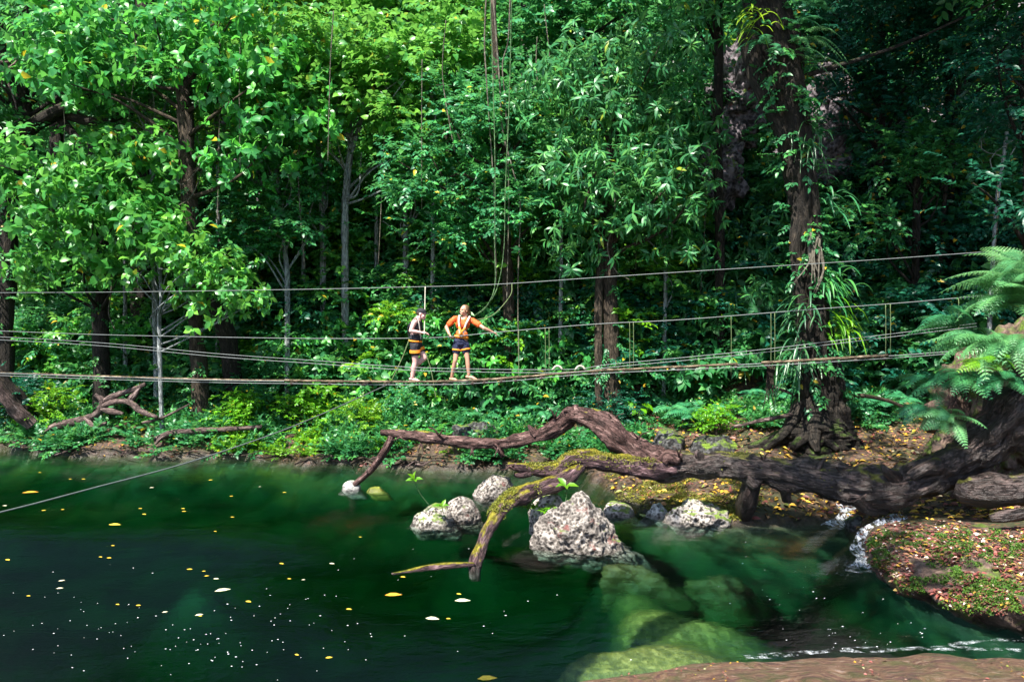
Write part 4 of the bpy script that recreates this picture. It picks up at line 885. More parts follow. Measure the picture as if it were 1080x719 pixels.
# right dark slope
for nm, lab, tr_, lb, sty, mat, cov, ls, sd in [
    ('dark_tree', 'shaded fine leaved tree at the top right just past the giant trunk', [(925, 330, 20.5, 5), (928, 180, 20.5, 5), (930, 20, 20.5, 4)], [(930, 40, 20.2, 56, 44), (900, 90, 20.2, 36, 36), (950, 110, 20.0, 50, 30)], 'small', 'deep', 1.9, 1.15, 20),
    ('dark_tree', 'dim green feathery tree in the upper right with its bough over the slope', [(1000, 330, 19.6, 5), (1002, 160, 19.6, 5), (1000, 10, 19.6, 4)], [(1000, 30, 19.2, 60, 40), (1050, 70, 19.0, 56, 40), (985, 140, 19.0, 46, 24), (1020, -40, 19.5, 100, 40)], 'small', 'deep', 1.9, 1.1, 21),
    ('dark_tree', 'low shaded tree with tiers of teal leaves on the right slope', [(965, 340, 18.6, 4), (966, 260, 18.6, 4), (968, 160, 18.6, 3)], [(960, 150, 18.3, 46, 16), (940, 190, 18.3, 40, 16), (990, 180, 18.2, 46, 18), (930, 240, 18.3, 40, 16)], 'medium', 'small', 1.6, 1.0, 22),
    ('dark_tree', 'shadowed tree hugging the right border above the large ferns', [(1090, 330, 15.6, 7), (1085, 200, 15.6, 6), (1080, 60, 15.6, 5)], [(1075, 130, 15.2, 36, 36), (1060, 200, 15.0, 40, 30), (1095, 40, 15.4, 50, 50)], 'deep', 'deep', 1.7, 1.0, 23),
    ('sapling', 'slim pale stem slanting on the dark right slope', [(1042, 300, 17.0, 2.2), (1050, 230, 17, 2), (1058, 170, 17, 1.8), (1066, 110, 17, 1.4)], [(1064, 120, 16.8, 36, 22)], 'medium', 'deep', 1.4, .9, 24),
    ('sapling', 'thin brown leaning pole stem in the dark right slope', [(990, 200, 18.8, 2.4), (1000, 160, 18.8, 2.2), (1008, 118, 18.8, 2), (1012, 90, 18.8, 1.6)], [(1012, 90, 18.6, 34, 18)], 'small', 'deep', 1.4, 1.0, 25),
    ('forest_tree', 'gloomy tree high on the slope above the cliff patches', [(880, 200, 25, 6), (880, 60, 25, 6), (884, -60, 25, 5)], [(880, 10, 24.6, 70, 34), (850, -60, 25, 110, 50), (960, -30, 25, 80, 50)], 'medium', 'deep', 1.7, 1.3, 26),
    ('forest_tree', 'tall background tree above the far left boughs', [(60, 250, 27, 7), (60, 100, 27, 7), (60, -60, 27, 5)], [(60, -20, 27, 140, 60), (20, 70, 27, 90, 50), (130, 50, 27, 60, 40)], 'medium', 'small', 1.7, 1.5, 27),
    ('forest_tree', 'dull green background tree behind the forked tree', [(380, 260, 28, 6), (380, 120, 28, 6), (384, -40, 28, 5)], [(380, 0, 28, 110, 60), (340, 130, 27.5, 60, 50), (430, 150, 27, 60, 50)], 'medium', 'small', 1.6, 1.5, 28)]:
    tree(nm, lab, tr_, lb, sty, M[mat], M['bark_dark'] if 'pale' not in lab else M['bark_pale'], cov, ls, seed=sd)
# unseen overhanging trees, added outside the frame to shade the right slope and bank
tree('forest_tree', 'unseen spreading tree added above the right bank to shade the slope', [(1330, 420, 15.5, 24), (1310, 200, 15.5, 22), (1290, -100, 15.5, 20), (1280, -300, 15.5, 14)],
     [(1200, -240, 15.5, 220, 70), (1120, -320, 14, 220, 60), (1300, -180, 17, 180, 80)], 'deep', M['small'], M['bark_dark'], 1.7, 1.7, seed=40, seg=18)

def free_tree(name, label, path, rad, lobes, sty, mat, bark, cover, ls, seed):
    root = empty(name, path[0], label, 'tree'); inv = Matrix.Translation(-root.location)
    g = Geo(); Cn = crown_geo(g, [(np.array(c, float), np.array(r, float)) for c, r in lobes], sty, cover, ls); o = g.build('crown', mat, root); o.matrix_parent_inverse = inv
    g = Geo(); add_tube(g, path, rad, seg=14, n=50, amp=.1, seed=seed, rough=.35)
    for q in Cn[rng.permutation(len(Cn))[:16]]:
        j = np.argmin(np.linalg.norm(np.asarray(path[1:]) - q, axis=1)) + 1; add_tube(g, [path[j], (np.asarray(path[j]) + q) / 2 + np.array([0, 0, .3]), q], [.06, .04, .012], seg=6, n=8)
    o = g.build('trunk', bark, root, True); o.matrix_parent_inverse = inv
free_tree('forest_tree', 'unseen near bank tree added for the shade of its long bough', [(-4.5, 1.0, 1.0), (-4.3, 1.4, 5), (-3.4, 2.4, 9.5), (-1.5, 4.0, 11.6), (1.2, 6.2, 12.2)], [.34, .28, .22, .16, .08],  # added out of view; its bough dapples log and right bank with shade
     [((-.2, 5.3, 12.2), (1.6, 1.4, .6)), ((1.6, 6.6, 12.4), (1.5, 1.6, .6)), ((1.0, 8.3, 12.5), (1.6, 1.2, .5)), ((.6, 4.0, 12.0), (1.4, 1.0, .5)), ((2.6, 8.6, 12.8), (1.2, 1.2, .5))], 'medium', M['small'], M['bark_dark'], 1.0, 1.0, 70)

# ------------------------------------------------------------------ shrubs, ferns and young plants
gL = 'shrubs along the left bank'; gC = 'plants under the rope bridge'; gR = 'plants on the right slope'; gB = 'shrubs up the slope'
for a in [
    ('shrub_heart', 40, 268, 2.0, 'pale green bush at the left border above the cables', gL), ('shrub_small', 80, 320, 1.7, 'small leaved bush in front of the ivy trunk', gL),
    ('shrub_medium', 22, 330, 1.7, 'teal bush between the leaning logs and the upper cables', gL), ('shrub_broad', 70, 375, 1.4, 'glossy low bush above the grey forked driftwood', gL),
    ('shrub_small', 118, 362, 1.5, 'bright fine bush left of the slender spotted tree', gL), ('shrub_medium', 150, 392, 1.1, 'low green bush right behind the raised driftwood stump', gL),
    ('bigleaf', 135, 300, 1.5, 'large leaved plant in the dark gap between the ivy trunk and spotted tree', gL), ('shrub_lime', 48, 415, .9, 'light green bush beside the leaning log foot', gL),
    ('shrub_small', 188, 380, 1.2, 'feathery bush between the spotted stem and brown trunk', gL), ('shrub_medium', 240, 372, 1.3, 'leafy bush at the foot of the crooked dark stem', gL),
    ('strap', 262, 350, 1.5, 'strap leaved plant perched beside the crooked dark stem', gL), ('shrub_small', 290, 372, 1.2, 'fine bush at the foot of the pale thin sapling', gL),
    ('shrub_medium', 268, 398, 1.1, 'dark bush under the left end of the deck poles', gL), ('shrub_broad', 335, 330, 1.7, 'glossy bush right of the pale thin sapling', gL),
    ('shrub_medium', 345, 370, 1.3, 'leafy bush under the left hand cables', gL), ('shrub_heart', 395, 330, 1.7, 'round leaved bush left of the capped walker', gL),
    ('bigleaf', 398, 358, 1.3, 'big leaved plant behind the cord by the capped walker', gL), ('shrub_lime', 255, 418, .8, 'lime bush on the bank above the pale pole', gL),
    ('shrub_lime', 320, 420, .8, 'yellow green bush where the stay rope crosses the bank', gL), ('shrub_lime', 385, 425, .75, 'lime ground bush left of the long limb tip', gL),
    ('fern', 132, 436, .55, 'small fern in front of the forked driftwood', gL), ('fern', 205, 428, .6, 'small fern at the foot of the brown trunk', gL),
    ('fern', 62, 400, .8, 'fern tuft left of the raised stump', gL), ('shrub_deep', 320, 300, 1.9, 'shaded bush beneath the top safety line', gL), ('shrub_deep', 10, 395, 1.5, 'dark bush behind the leaning logs', gL),
    ('shrub_small', 218, 350, 1.2, 'bush seen right of the brown trunk at cable height', gL),
    # centre
    ('shrub_medium', 450, 290, 1.8, 'leafy bush behind the capped walker head', gC), ('bigleaf_lime', 458, 362, 1.0, 'bright big leaved plant between the two walkers', gC), ('shrub_deep', 500, 290, 1.8, 'dark bush behind the orange shirt walker head', gC),
    ('shrub_deep', 560, 300, 1.8, 'dark bush right of the outstretched arm', gC), ('shrub_small', 555, 352, 1.4, 'fine teal bush beside the orange shirt walker legs', gC), ('tree_fern', 605, 345, 1.6, 'arching fern crown left of the mottled trunk', gC),
    ('fern', 540, 392, 1.0, 'fern below the cables right of the walkers', gC), ('fern', 568, 400, 1.0, 'wide fern on the bank above the arched limb', gC), ('bigleaf', 470, 402, .9, 'drooping big leaved plant under the capped walker', gC),
    ('fern', 505, 408, .9, 'fern under the orange shirt walker', gC), ('shrub_medium', 600, 395, 1.0, 'low leafy bush left of the mottled trunk foot', gC), ('shrub_lance', 600, 300, 1.6, 'narrow leaved bush left of the mottled trunk', gC),
    ('shrub_deep', 680, 300, 1.8, 'dark bush right of the mottled trunk', gC), ('shrub_medium', 690, 350, 1.4, 'bush with light tips right of the mottled trunk foot', gC), ('fern', 668, 400, .8, 'bright fern on the bank right of the mottled trunk foot', gC),
    ('bigleaf_lime', 672, 420, .7, 'lime leaved plant above the arched limb', gC), ('fern', 715, 395, 1.0, 'fern under the deck poles above the dark rock', gC), ('fern', 740, 400, 1.0, 'broad fern left of the hanging root bundle', gC),
    ('shrub_lime', 755, 430, .6, 'light green bush over the crusted rock', gC), ('shrub_medium', 425, 410, .9, 'leafy bush under the left rope knot', gC), ('shrub_deep', 640, 410, 1.0, 'dark low bush at the mottled trunk foot', gC),
    ('strap', 772, 258, 2.0, 'tall strap leaved plant with drooping blades left of the giant tree', gC), ('strap', 735, 235, 1.7, 'strap leaved plant below the drooping leaf tree', gC), ('strap', 780, 330, 1.6, 'shaded strap leaved plant behind the deck poles', gC),
    ('strap', 735, 330, 1.5, 'dim strap leaved plant between the hanger ropes', gC), ('shrub_lance', 720, 290, 1.5, 'narrow leaved bush left of the tall strap plant', gC),
    # right
    ('shrub_deep', 905, 265, 1.9, 'dark bush right of the hanging fern skirt', gR), ('shrub_medium', 950, 285, 1.6, 'teal tinted bush beneath the top line on the right', gR), ('palm', 1000, 270, 1.7, 'small palm like plant right of the dark bushes', gR),
    ('fern', 950, 335, 1.1, 'fern between hand rope and foot rope on the right', gR), ('fern', 905, 395, .9, 'fern right of the giant tree foot', gR), ('fern', 935, 385, 1.0, 'fern under the right deck pole end', gR),
    ('fern', 815, 385, .9, 'fern left of the giant tree foot', gR), ('shrub_deep', 1040, 230, 1.8, 'dark bush above the large border ferns', gR), ('shrub_deep', 900, 330, 1.4, 'dark low bush behind the right hanger ropes', gR),
    ('shrub_medium', 985, 310, 1.3, 'shaded leafy bush left of the large border ferns', gR), ('fern', 985, 365, .9, 'fern just left of the border fern thicket', gR), ('shrub_deep', 1000, 220, 1.9, 'deep green bush below the slanting pale stem', gR),
    # slope
    ('shrub_broad', 250, 300, 1.8, 'broad leaved bush right of the drooping bough', gB), ('shrub_heart', 330, 250, 2.0, 'heart leaved bush behind the grey straight stem', gB), ('shrub_medium', 395, 265, 1.9, 'bush between the forked tree and the pole stem', gB),
    ('shrub_broad', 400, 225, 2.0, 'big leaved dark bush right of the forked tree', gB), ('shrub_deep', 240, 200, 2.0, 'shaded bush right of the brown trunk', gB), ('shrub_yellow', 225, 165, 1.6, 'yellowing bush right of the brown trunk', gB),
    ('shrub_medium', 460, 260, 1.8, 'bush below the dense centre tree', gB), ('shrub_lance', 580, 260, 1.8, 'narrow leaved bush between the two centre trees', gB), ('shrub_lance', 745, 130, 2.0, 'narrow leaved shrub on the cliff foot', gB),
    ('shrub_small', 800, 200, 1.8, 'fine bush on the cliff left of the giant trunk', gB), ('fern_bip', 790, 150, 1.0, 'lacy fern on the cliff left of the giant trunk', gB), ('shrub_medium', 885, 200, 1.7, 'bush on the cliff right of the giant trunk', gB),
    ('fern_bip', 880, 235, 1.0, 'lacy fern on the cliff right of the giant trunk', gB), ('shrub_deep', 920, 170, 2.0, 'dark bush in the hollow right of the giant trunk', gB), ('shrub_yellow', 800, 45, 1.6, 'yellow green bush beside the giant trunk top', gB)]:
    plant(*a)

# large ferns at the right border, each frond a part
def big_fern(loc, n, L, az, el, label, mat='fernpale', group='large ferns at the right border'):
    root = empty('giant_fern', loc, label, 'fern', group); protos = []
    for k in range(3):
        g = Geo(); frond_geo(g, np.zeros(3), np.array([1, 0, [.9, .6, .3][k]]), L * 1.15, 15, .36, [.75, .65, .55][k], True, [.35, .55, .75][k]); protos.append(g)
    base = []
    for k in range(n):
        a = az[0] + (az[1] - az[0]) * ((k * .618) % 1); v = k % 3
        if k < 3: o = protos[v].build('frond', M[mat], root); base.append(o)
        else: o = base[v].copy(); link(o, root)
        s = rng.uniform(.7, 1.15); o.scale = (s, s, s); o.rotation_euler = (rng.normal(0, .45), -rng.uniform(*el), a)
    return root
for (px, py, Y, n, L, az, el, lab, mt) in [
    (1066, 322, 11.8, 18, .85, (2.2, 5.2), (-.2, .5), 'blue green giant fern topmost at the right border', 'fernpale'), (1082, 285, 12.0, 10, .75, (1.8, 5.0), (-.1, .7), 'fern spray reaching up at the right border top', 'fernpale'),
    (1042, 368, 11.7, 20, .80, (2.4, 5.0), (-.4, .4), 'broad lacy fern spreading left from the tree root', 'fernpale'), (1072, 362, 11.4, 18, .75, (2.6, 5.2), (-.5, .3), 'whitish lacy fern hanging at the right border', 'fernpale'),
    (1012, 398, 11.7, 18, .66, (2.4, 5.2), (-.5, .3), 'fern tumbling over the mound edge', 'fern'), (998, 440, 11.5, 15, .5, (2.2, 5.4), (-.5, .4), 'small bright fern at the mound foot', 'fernpale'),
    (1045, 385, 11.3, 7, .5, (3.0, 5.4), (-.3, .5), 'light green young fern before the reddish roots', 'lime'), (975, 430, 11.9, 9, .5, (2.0, 5.2), (-.7, .2), 'drooping small fern left of the mound', 'fern'),
    (1055, 400, 11.3, 14, .6, (2.2, 5.6), (-.4, .4), 'mid green fern crowded under the broad lacy fern', 'fern'), (1085, 300, 11.5, 14, .9, (2.2, 5.0), (-.2, .5), 'pale fern half cut by the right border', 'fernpale'), (985, 405, 12.0, 12, .6, (2.0, 5.0), (-.4, .4), 'left tip fern of the border thicket', 'fern'),
    (1010, 345, 12.4, 10, .8, (2.0, 4.6), (-.1, .6), 'darker fern behind the border ferns', 'fern')]:
    big_fern(P(px, py, Y), n, L, az, el, lab, mt)
# earthy root mound the ferns grow from
rock_px('root_mound', [(990, 480), (1000, 440), (1020, 405), (1045, 375), (1070, 345), (1105, 320), (1140, 320), (1150, 470), (1060, 500), (1000, 500)], 13.0, 1.3, M['ledge'], 'dark earthy root mound under the border ferns', sub=6, amp=.35, freq=2.4, fine=.1, ffreq=5, seed=120, cat='mound')
g = Geo()
for k in range(26):
    p = P(rng.uniform(1000, 1045), rng.uniform(390, 420), 11.45); add_tube(g, [p, p + np.array([rng.normal(-.05, .1), -.08, -.12]), p + np.array([rng.normal(-.1, .15), -.1, rng.uniform(-.5, -.2)])], [.008, .006, .003], seg=4, n=7)
tag(g.build('aerial_roots', M['log_red'], None, True, P(1022, 405, 11.5)), 'tuft of reddish dry roots under the border ferns', 'roots')

# epiphytes on the giant tree
def epiphyte(kind, px, py, Y, n, L, Wd, az, el, sag, mat, label, bip=False, group='ferns growing on the giant tree'):
    c = P(px, py, Y); root = empty(kind, c, label, 'fern', group); g = Geo()
    for k in range(n):
        a = rng.uniform(*az); d = np.array([math.cos(a), math.sin(a), rng.uniform(*el)]); b = rng.normal(0, .14, 3)
        if Wd: blade_geo(g, b + np.array([0, 0, rng.uniform(-.25, .25)]), d, L * rng.uniform(.6, 1.1), Wd * rng.uniform(.8, 1.2), rng.uniform(*sag), rng.uniform(.2, .95))
        else: frond_geo(g, b, d, L * rng.uniform(.7, 1.1), 17, .26, rng.uniform(*sag), bip, rng.uniform(.3, .8))
    g.build('fronds', M[mat], root); return root
epiphyte('hanging_fern', 876, 300, 16.1, 50, .5, .05, (-2.0, .9), (-.2, 1.0), (.6, 1.3), 'small', 'bright green hanging fern on the right side of the giant trunk')
epiphyte('hanging_fern', 884, 338, 16.1, 46, .45, .045, (-1.9, .8), (-.3, .8), (.6, 1.4), 'lime', 'lower hanging fern with light tips right of the giant trunk')
epiphyte('hanging_fern', 844, 330, 16.0, 48, .5, .04, (2.2, 5.0), (-.3, .9), (.5, 1.3), 'strap', 'blue green hanging fern on the left side of the giant trunk')
epiphyte('hanging_fern', 842, 375, 15.9, 45, .5, .04, (2.4, 5.4), (-.4, .6), (.7, 1.4), 'strap', 'drooping dark fern low on the giant trunk behind the cables')
epiphyte('hanging_fern', 852, 150, 16.2, 30, .45, .025, (-2.4, -.4), (-.4, .4), (1.0, 1.6), 'strap', 'grassy tuft hanging down the middle of the giant trunk')
epiphyte('lacy_fern', 808, 48, 16.0, 7, .75, 0, (2.8, 5.2), (-.2, .7), (.5, .8), 'fern', 'lacy fern spreading left near the giant trunk top', True)
epiphyte('lacy_fern', 850, 50, 16.0, 8, .8, 0, (-1.5, .6), (-.1, .7), (.5, .9), 'fernpale', 'pale lacy fern spreading right near the giant trunk top', True)
epiphyte('lacy_fern', 840, 10, 16.1, 8, .8, 0, (-1.6, .8), (0, .8), (.5, .8), 'fern', 'lacy fern at the very top of the giant trunk', True)
epiphyte('hanging_fern', 800, 20, 16.0, 26, .4, .05, (2.4, 5.6), (-.3, .5), (.6, 1.2), 'yellow', 'yellow green leafy tuft at the top left of the giant trunk')
epiphyte('hanging_fern', 872, 205, 16.2, 20, .45, .05, (-1.6, .5), (-.2, .7), (.6, 1.2), 'fern', 'short leafy tuft on the right of the giant trunk middle')
g = Geo()
for k in range(9):
    a = P(rng.uniform(852, 866), rng.uniform(245, 262), 16.0)
    add_tube(g, [a, a + np.array([rng.normal(0, .05), -.1, -.45]), a + np.array([rng.normal(0, .1), -.12, -rng.uniform(.7, 1.1)])], [.022, .018, .008], seg=6, n=9, amp=.1)
tag(g.build('aerial_roots', M['vine'], None, True, P(858, 255, 16)), 'knot of pale twisted roots on the giant trunk below the top line', 'roots')
g = Geo()
for k in range(12):
    a = P(rng.uniform(808, 818), rng.uniform(383, 388), 15.6); add_tube(g, [a, a + np.array([rng.normal(0, .04), 0, -.35]), a + np.array([rng.normal(0, .1), 0, -rng.uniform(.45, .85)])], [.012, .012, .006], seg=5, n=8)
tag(g.build('aerial_roots', M['bark_brown'], None, True, P(813, 385, 15.6)), 'brown root bundle hanging beneath the deck poles', 'roots')

# lianas
for k, (L, m, lab) in enumerate([
    ([(513, -20, 19.4, 1.3), (511, 40, 19.4, 1.3), (514, 80, 19.4, 1.2), (517, 130, 19.4, 1.2), (520, 200, 19.4, 1.1), (522, 300, 19.4, 1)], 'vine', 'pale liana leftmost of the hanging bunch at the top centre'),
    ([(519, -20, 19.3, 1.6), (521, 30, 19.3, 1.7), (526, 90, 19.3, 1.6), (530, 140, 19.3, 1.5), (540, 180, 19.2, 1.3), (548, 215, 19.2, 1.1), (546, 300, 19.4, 1), (548, 400, 19.5, .8)], 'vine', 'thick twisted liana in the middle of the hanging bunch'),
    ([(538, -20, 19.3, 1.5), (537, 40, 19.3, 1.5), (530, 70, 19.3, 1.3), (536, 110, 19.3, 1.2), (538, 200, 19.3, 1), (534, 320, 19.4, .8)], 'vine', 'whitish liana rightmost of the hanging bunch'),
    ([(516, -30, 18.6, .9), (520, 90, 18.2, .9), (522, 180, 17.6, .8), (521, 260, 17.5, .9), (522, 300, 17.4, .9), (514, 322, 17.3, .8), (499, 336, 17.2, .7)], 'vine_green', 'green looping rope vine behind the orange shirt walker'),
    ([(541, -30, 18.6, .8), (538, 100, 18.1, .8), (535, 200, 17.6, .7), (532, 260, 17.5, .8), (526, 300, 17.4, .8), (512, 325, 17.3, .7), (498, 334, 17.2, .6)], 'vine_green', 'second green vine looping beside the first one'),
    ([(648, 180, 18.7, 1.0), (647, 230, 18.7, .9), (640, 260, 18.7, .9), (650, 285, 18.7, .8), (665, 295, 18.7, .7)], 'vine', 'curling thin vine in front of the mottled trunk'),
    ([(567, 40, 19.4, .8), (566, 70, 19.4, .8), (568, 100, 19.4, .7)], 'vine', 'short pale vine right of the hanging bunch'),
    ([(195, 175, 20.3, 1.0), (186, 186, 20.2, 1.0), (192, 196, 20.2, .9), (205, 182, 20.2, .9), (212, 172, 20.2, .7)], 'vine', 'pale vine curl wound round the brown trunk'),
    ([(180, 222, 20.3, .9), (196, 212, 20.2, .9), (206, 200, 20.2, .9), (214, 178, 20.2, .7)], 'vine', 'thin pale runner crossing the brown trunk'),
    ([(120, 290, 20.9, 1.1), (118, 310, 20.9, 1.1), (114, 330, 20.9, 1.0), (120, 348, 20.9, .8)], 'vine', 'short grey vine beside the ivy clad trunk'),
    ([(1052, 180, 15.8, .9), (1050, 240, 15.8, .9), (1044, 300, 15.8, .8)], 'vine', 'grey hanging vine left of the border ferns'),
    ([(360, 90, 21.2, .8), (352, 130, 21.2, .8), (362, 175, 21.2, .7)], 'vine', 'bare pinkish twig arc left of the forked tree'),
    ([(335, 115, 21, .8), (345, 135, 21, .8), (350, 160, 21, .7), (360, 172, 21, .6)], 'vine', 'fine bare twig hanging among heart shaped leaves')]):
    pts, r = pxpath(L); g = Geo(); add_tube(g, pts + rng.normal(0, .02, pts.shape), r * .62, seg=6, n=50, amp=.25, seed=k); tag(g.build('liana', M[m], None, True, pts[0]), lab, 'vine', 'hanging vines')
for k in range(16):
    px = [60, 135, 232, 255, 320, 352, 408, 445, 470, 575, 605, 668, 700, 742, 925, 975][k]; Y = rng.uniform(19.5, 21); y0 = rng.uniform(-20, 120); y1 = y0 + rng.uniform(120, 230)
    p_, r_ = pxpath([(px, y0, Y, .55), (px + rng.normal(0, 4), y0 * .6 + y1 * .4, Y, .5), (px + rng.normal(0, 6), y1, Y - .2, .35)])
    g = Geo(); add_tube(g, p_ + rng.normal(0, .04, p_.shape), r_, seg=5, n=40, amp=.25, seed=k)
    tag(g.build('liana', M['vine'], None, True, p_[0]), 'hair thin vine hanging straight down among the forest leaves', 'vine', 'hair thin vines in the forest')
g = Geo()
for L in [[(-12, 68, 20, 1.8), (8, 72, 20, 1.6), (20, 64, 20, 1.4), (22, 70, 20, 1.2)], [(10, 72, 20, 1.5), (8, 85, 20, 1.3), (13, 98, 20, 1.1), (18, 116, 20, .8)], [(-8, 62, 20, 1.3), (6, 66, 20, 1.1), (18, 62, 20, .8)], [(4, 73, 20, 1.2), (2, 90, 20, .8)]]:
    p2, r2 = pxpath(L); add_tube(g, p2, r2, seg=6, n=16, amp=.1)
tag(g.build('bare_twigs', M['log_grey'], None, True, P(5, 70, 20)), 'bare white twigs at the upper left border', 'twigs')

# ------------------------------------------------------------------ ground cover, leaf litter, hillside mass (uncountable)
g = Geo(); n = 5200
xs = rng.uniform(-22, 26, n * 2); ys = toe(xs) + rng.uniform(.3, 1, n * 2) ** 1.3 * rng.uniform(0, 24, n * 2)
ok = np.abs(xs) < (ys * .68 + 2); xs, ys = xs[ok][:n], ys[ok][:n]; zs = Tz(xs, ys)
k = 7; O = np.repeat(np.stack([xs, ys, zs + rng.uniform(.15, 1.3, len(xs))], -1), k, 0); d = rnd_dirs(len(O), -.1, .9); d[:, 1] -= .35
h = len(O) // 2
twig_leaves(g, O[:h] + rng.normal(0, .2, (h, 3)), d[:h], 'medium', 1.5); twig_leaves(g, O[h:] + rng.normal(0, .2, (len(O) - h, 3)), d[h:], 'broad', 1.2)
tag(g.build('hillside_foliage', M['small'], None), 'dense jungle foliage covering the steep slope', 'foliage', kind='stuff')
g = Geo(); n = 1500; xs = rng.uniform(-34, 34, n); ys = toe(xs) + rng.uniform(9, 34, n); zs = Tz(xs, ys); O = np.repeat(np.stack([xs, ys, zs + rng.uniform(.5, 3.5, n)], -1), 8, 0); d = rnd_dirs(len(O), -.1, .9); d[:, 1] -= .3
twig_leaves(g, O + rng.normal(0, .7, O.shape), d, 'medium', 2.3)
tag(g.build('hillside_foliage', M['heart'], None), 'sunlit canopy leaves high up the slope, mirrored in the pool', 'foliage', kind='stuff')
for mat_, st_, n, ls_, hi_, x0, x1, lab in [('broad', 'broad', 150, .8, 2.4, -17, 3, 'glossy undergrowth filling the left and centre forest edge'), ('small', 'medium', 230, 1.0, 2.6, -17, 6, 'mixed leafy undergrowth along the forest edge'),
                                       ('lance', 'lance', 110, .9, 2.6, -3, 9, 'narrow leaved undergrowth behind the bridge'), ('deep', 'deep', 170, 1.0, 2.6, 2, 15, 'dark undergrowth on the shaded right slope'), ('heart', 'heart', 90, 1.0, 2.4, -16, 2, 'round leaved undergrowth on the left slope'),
                                       ('lime', 'medium', 110, .9, 2.9, -15, 6, 'yellow green undergrowth catching the sun'), ('heart', 'medium', 150, 1.05, 4.2, -13, 5, 'tall sunlit saplings crowding behind the walkers'),
                                       ('small', 'medium', 260, 1.15, 4.5, -15, 8, 'tall saplings and climbers massed up the slope'), ('broad', 'broad', 130, 1.0, 4.0, -15, 1, 'big leaved saplings massed up the left slope')]:
    xs = rng.uniform(x0, x1, n); ys = toe(xs) + (rng.uniform(-.5, 6.5, n) if hi_ < 3 else rng.uniform(.3, 3.5, n) if hi_ == 4.2 else rng.uniform(2, 12, n)); zs = Tz(xs, ys); Cn = np.stack([xs, ys, zs + rng.uniform(.3, hi_, n)], -1)
    tw, R = STY[st_][5] + 4, STY[st_][6] * ls_; O = np.repeat(Cn, tw, 0); d = rnd_dirs(len(O), -.3, .9) * np.array([1, 1, .7]); g = Geo()
    twig_leaves(g, O + d * R * rng.uniform(.1, .9, (len(O), 1)), d, st_, ls_); tag(g.build('undergrowth', M[mat_], None), lab, 'undergrowth', kind='stuff')
for mat_, n, x0, x1, y0, y1, st_, ls_, thr, lab in [('lime', 700, 225, 480, 420, 482, 'small', .8, .0, 'yellow green seedlings carpeting the left bank below the deck poles'), ('small', 3000, -60, 680, 405, 487, 'small', 1.1, -.1, 'mixed green seedlings along the left bank'),
                                                ('broad', 900, -60, 640, 400, 470, 'medium', .9, .0, 'larger leaved seedlings at the foot of the jungle slope')]:
    g = Geo(); q = np.array([G(rng.uniform(x0, x1), rng.uniform(y0, y1)) for _ in range(n)]); q = q[(q[:, 2] > .05)]
    q = q[fbm(q, .9, 77 + n, 2) > thr]; O = np.repeat(q + np.array([0, 0, .05]), 3, 0)
    twig_leaves(g, O + rng.normal(0, .07, O.shape) * np.array([1, 1, .4]), rnd_dirs(len(O), .1, 1.0), st_, ls_)
    tag(g.build('ground_cover', M[mat_], None), lab, 'ground cover', kind='stuff')
g = Geo(); n = 700
pxs = rng.uniform(690, 960, n); q = np.array([G(a, rng.uniform(395, 455)) for a in pxs]); q = q[fbm(q, .9, 55, 2) > .05]
O = np.repeat(q + np.array([0, 0, .05]), 3, 0); twig_leaves(g, O + rng.normal(0, .06, O.shape) * np.array([1, 1, .3]), rnd_dirs(len(O), .2, 1.0), 'small', .9)
tag(g.build('ground_cover', M['small'], None), 'low green seedlings on the right bank around the giant tree', 'ground cover', kind='stuff')

def litter(name, q, L, label, tones, dz=.012):
    g = Geo(); n = len(q); a = rng.uniform(0, 2 * PI, n)
    D = np.stack([np.cos(a), np.sin(a), rng.normal(0, .15, n)], -1); N = UP + rng.normal(0, .32, (n, 3))
    sz = L * rng.uniform(.5, 1.3, n); tone = rng.choice(tones, n) + rng.normal(0, .03, n)
    g.leaves(q + np.array([0, 0, dz]), D, N, sz, sz * rng.uniform(.4, .6, n), np.clip(tone, 0, 1), fold=.25, droop=.1)
    return tag(g.build(name, M['litter'], None), label, 'leaf litter', kind='stuff')
q = np.array([G(rng.uniform(640, 1090), rng.uniform(440, 548)) for _ in range(5200)]); q = q[q[:, 2] > .06]
litter('leaf_litter', q, .12, 'yellow and brown fallen leaves on the right bank', [.05, .15, .35, .35, .55, .62, .72, .72, .84, .93])
q = np.array([GL(rng.uniform(905, 1090), rng.uniform(540, 650)) for _ in range(5600)]); q = q[(q[:, 2] > .08)]; q = q[fbm(q, 1.5, 21, 2) > -.5]
litter('leaf_litter', q, .062, 'red and purple fallen leaf bits on the mossy ledge', [.0, .0, .05, .1, .15, .2, .25, .3, .36, .4, .4, .55, .84, 1.0], .02)
q = np.array([G(rng.uniform(-30, 660), rng.uniform(455, 492)) for _ in range(1800)]); q = q[(q[:, 2] > .02)]
litter('leaf_litter', q, .10, 'brown leaf debris along the left waterline', [.0, .1, .3, .38, .4, .35, .55, .84])
g = Geo()                                          # moss tufts of the ledge
q = np.array([GL(rng.uniform(905, 1090), rng.uniform(560, 655)) for _ in range(5000)]); q = q[q[:, 2] > .1]; q = q[fbm(q, 2.6, 31, 2) > -.1]
cc = q[rng.permutation(len(q))[:170]]
n = 80; O = np.repeat(cc, n, 0); dd = rnd_dirs(len(O), 0, 1) * np.repeat(rng.uniform(.02, .09, (len(cc), 1)), n, 0) * np.array([1, 1, .7])
g.leaves(O + dd, dd + rng.normal(0, .03, dd.shape), UP + rng.normal(0, .4, dd.shape), .030, .012, np.clip(rng.normal(.45, .25, len(O)), 0, .95))
tag(g.build('moss_tufts', M['moss'], None), 'bright green moss tufts growing on the right ledge', 'moss', kind='stuff')

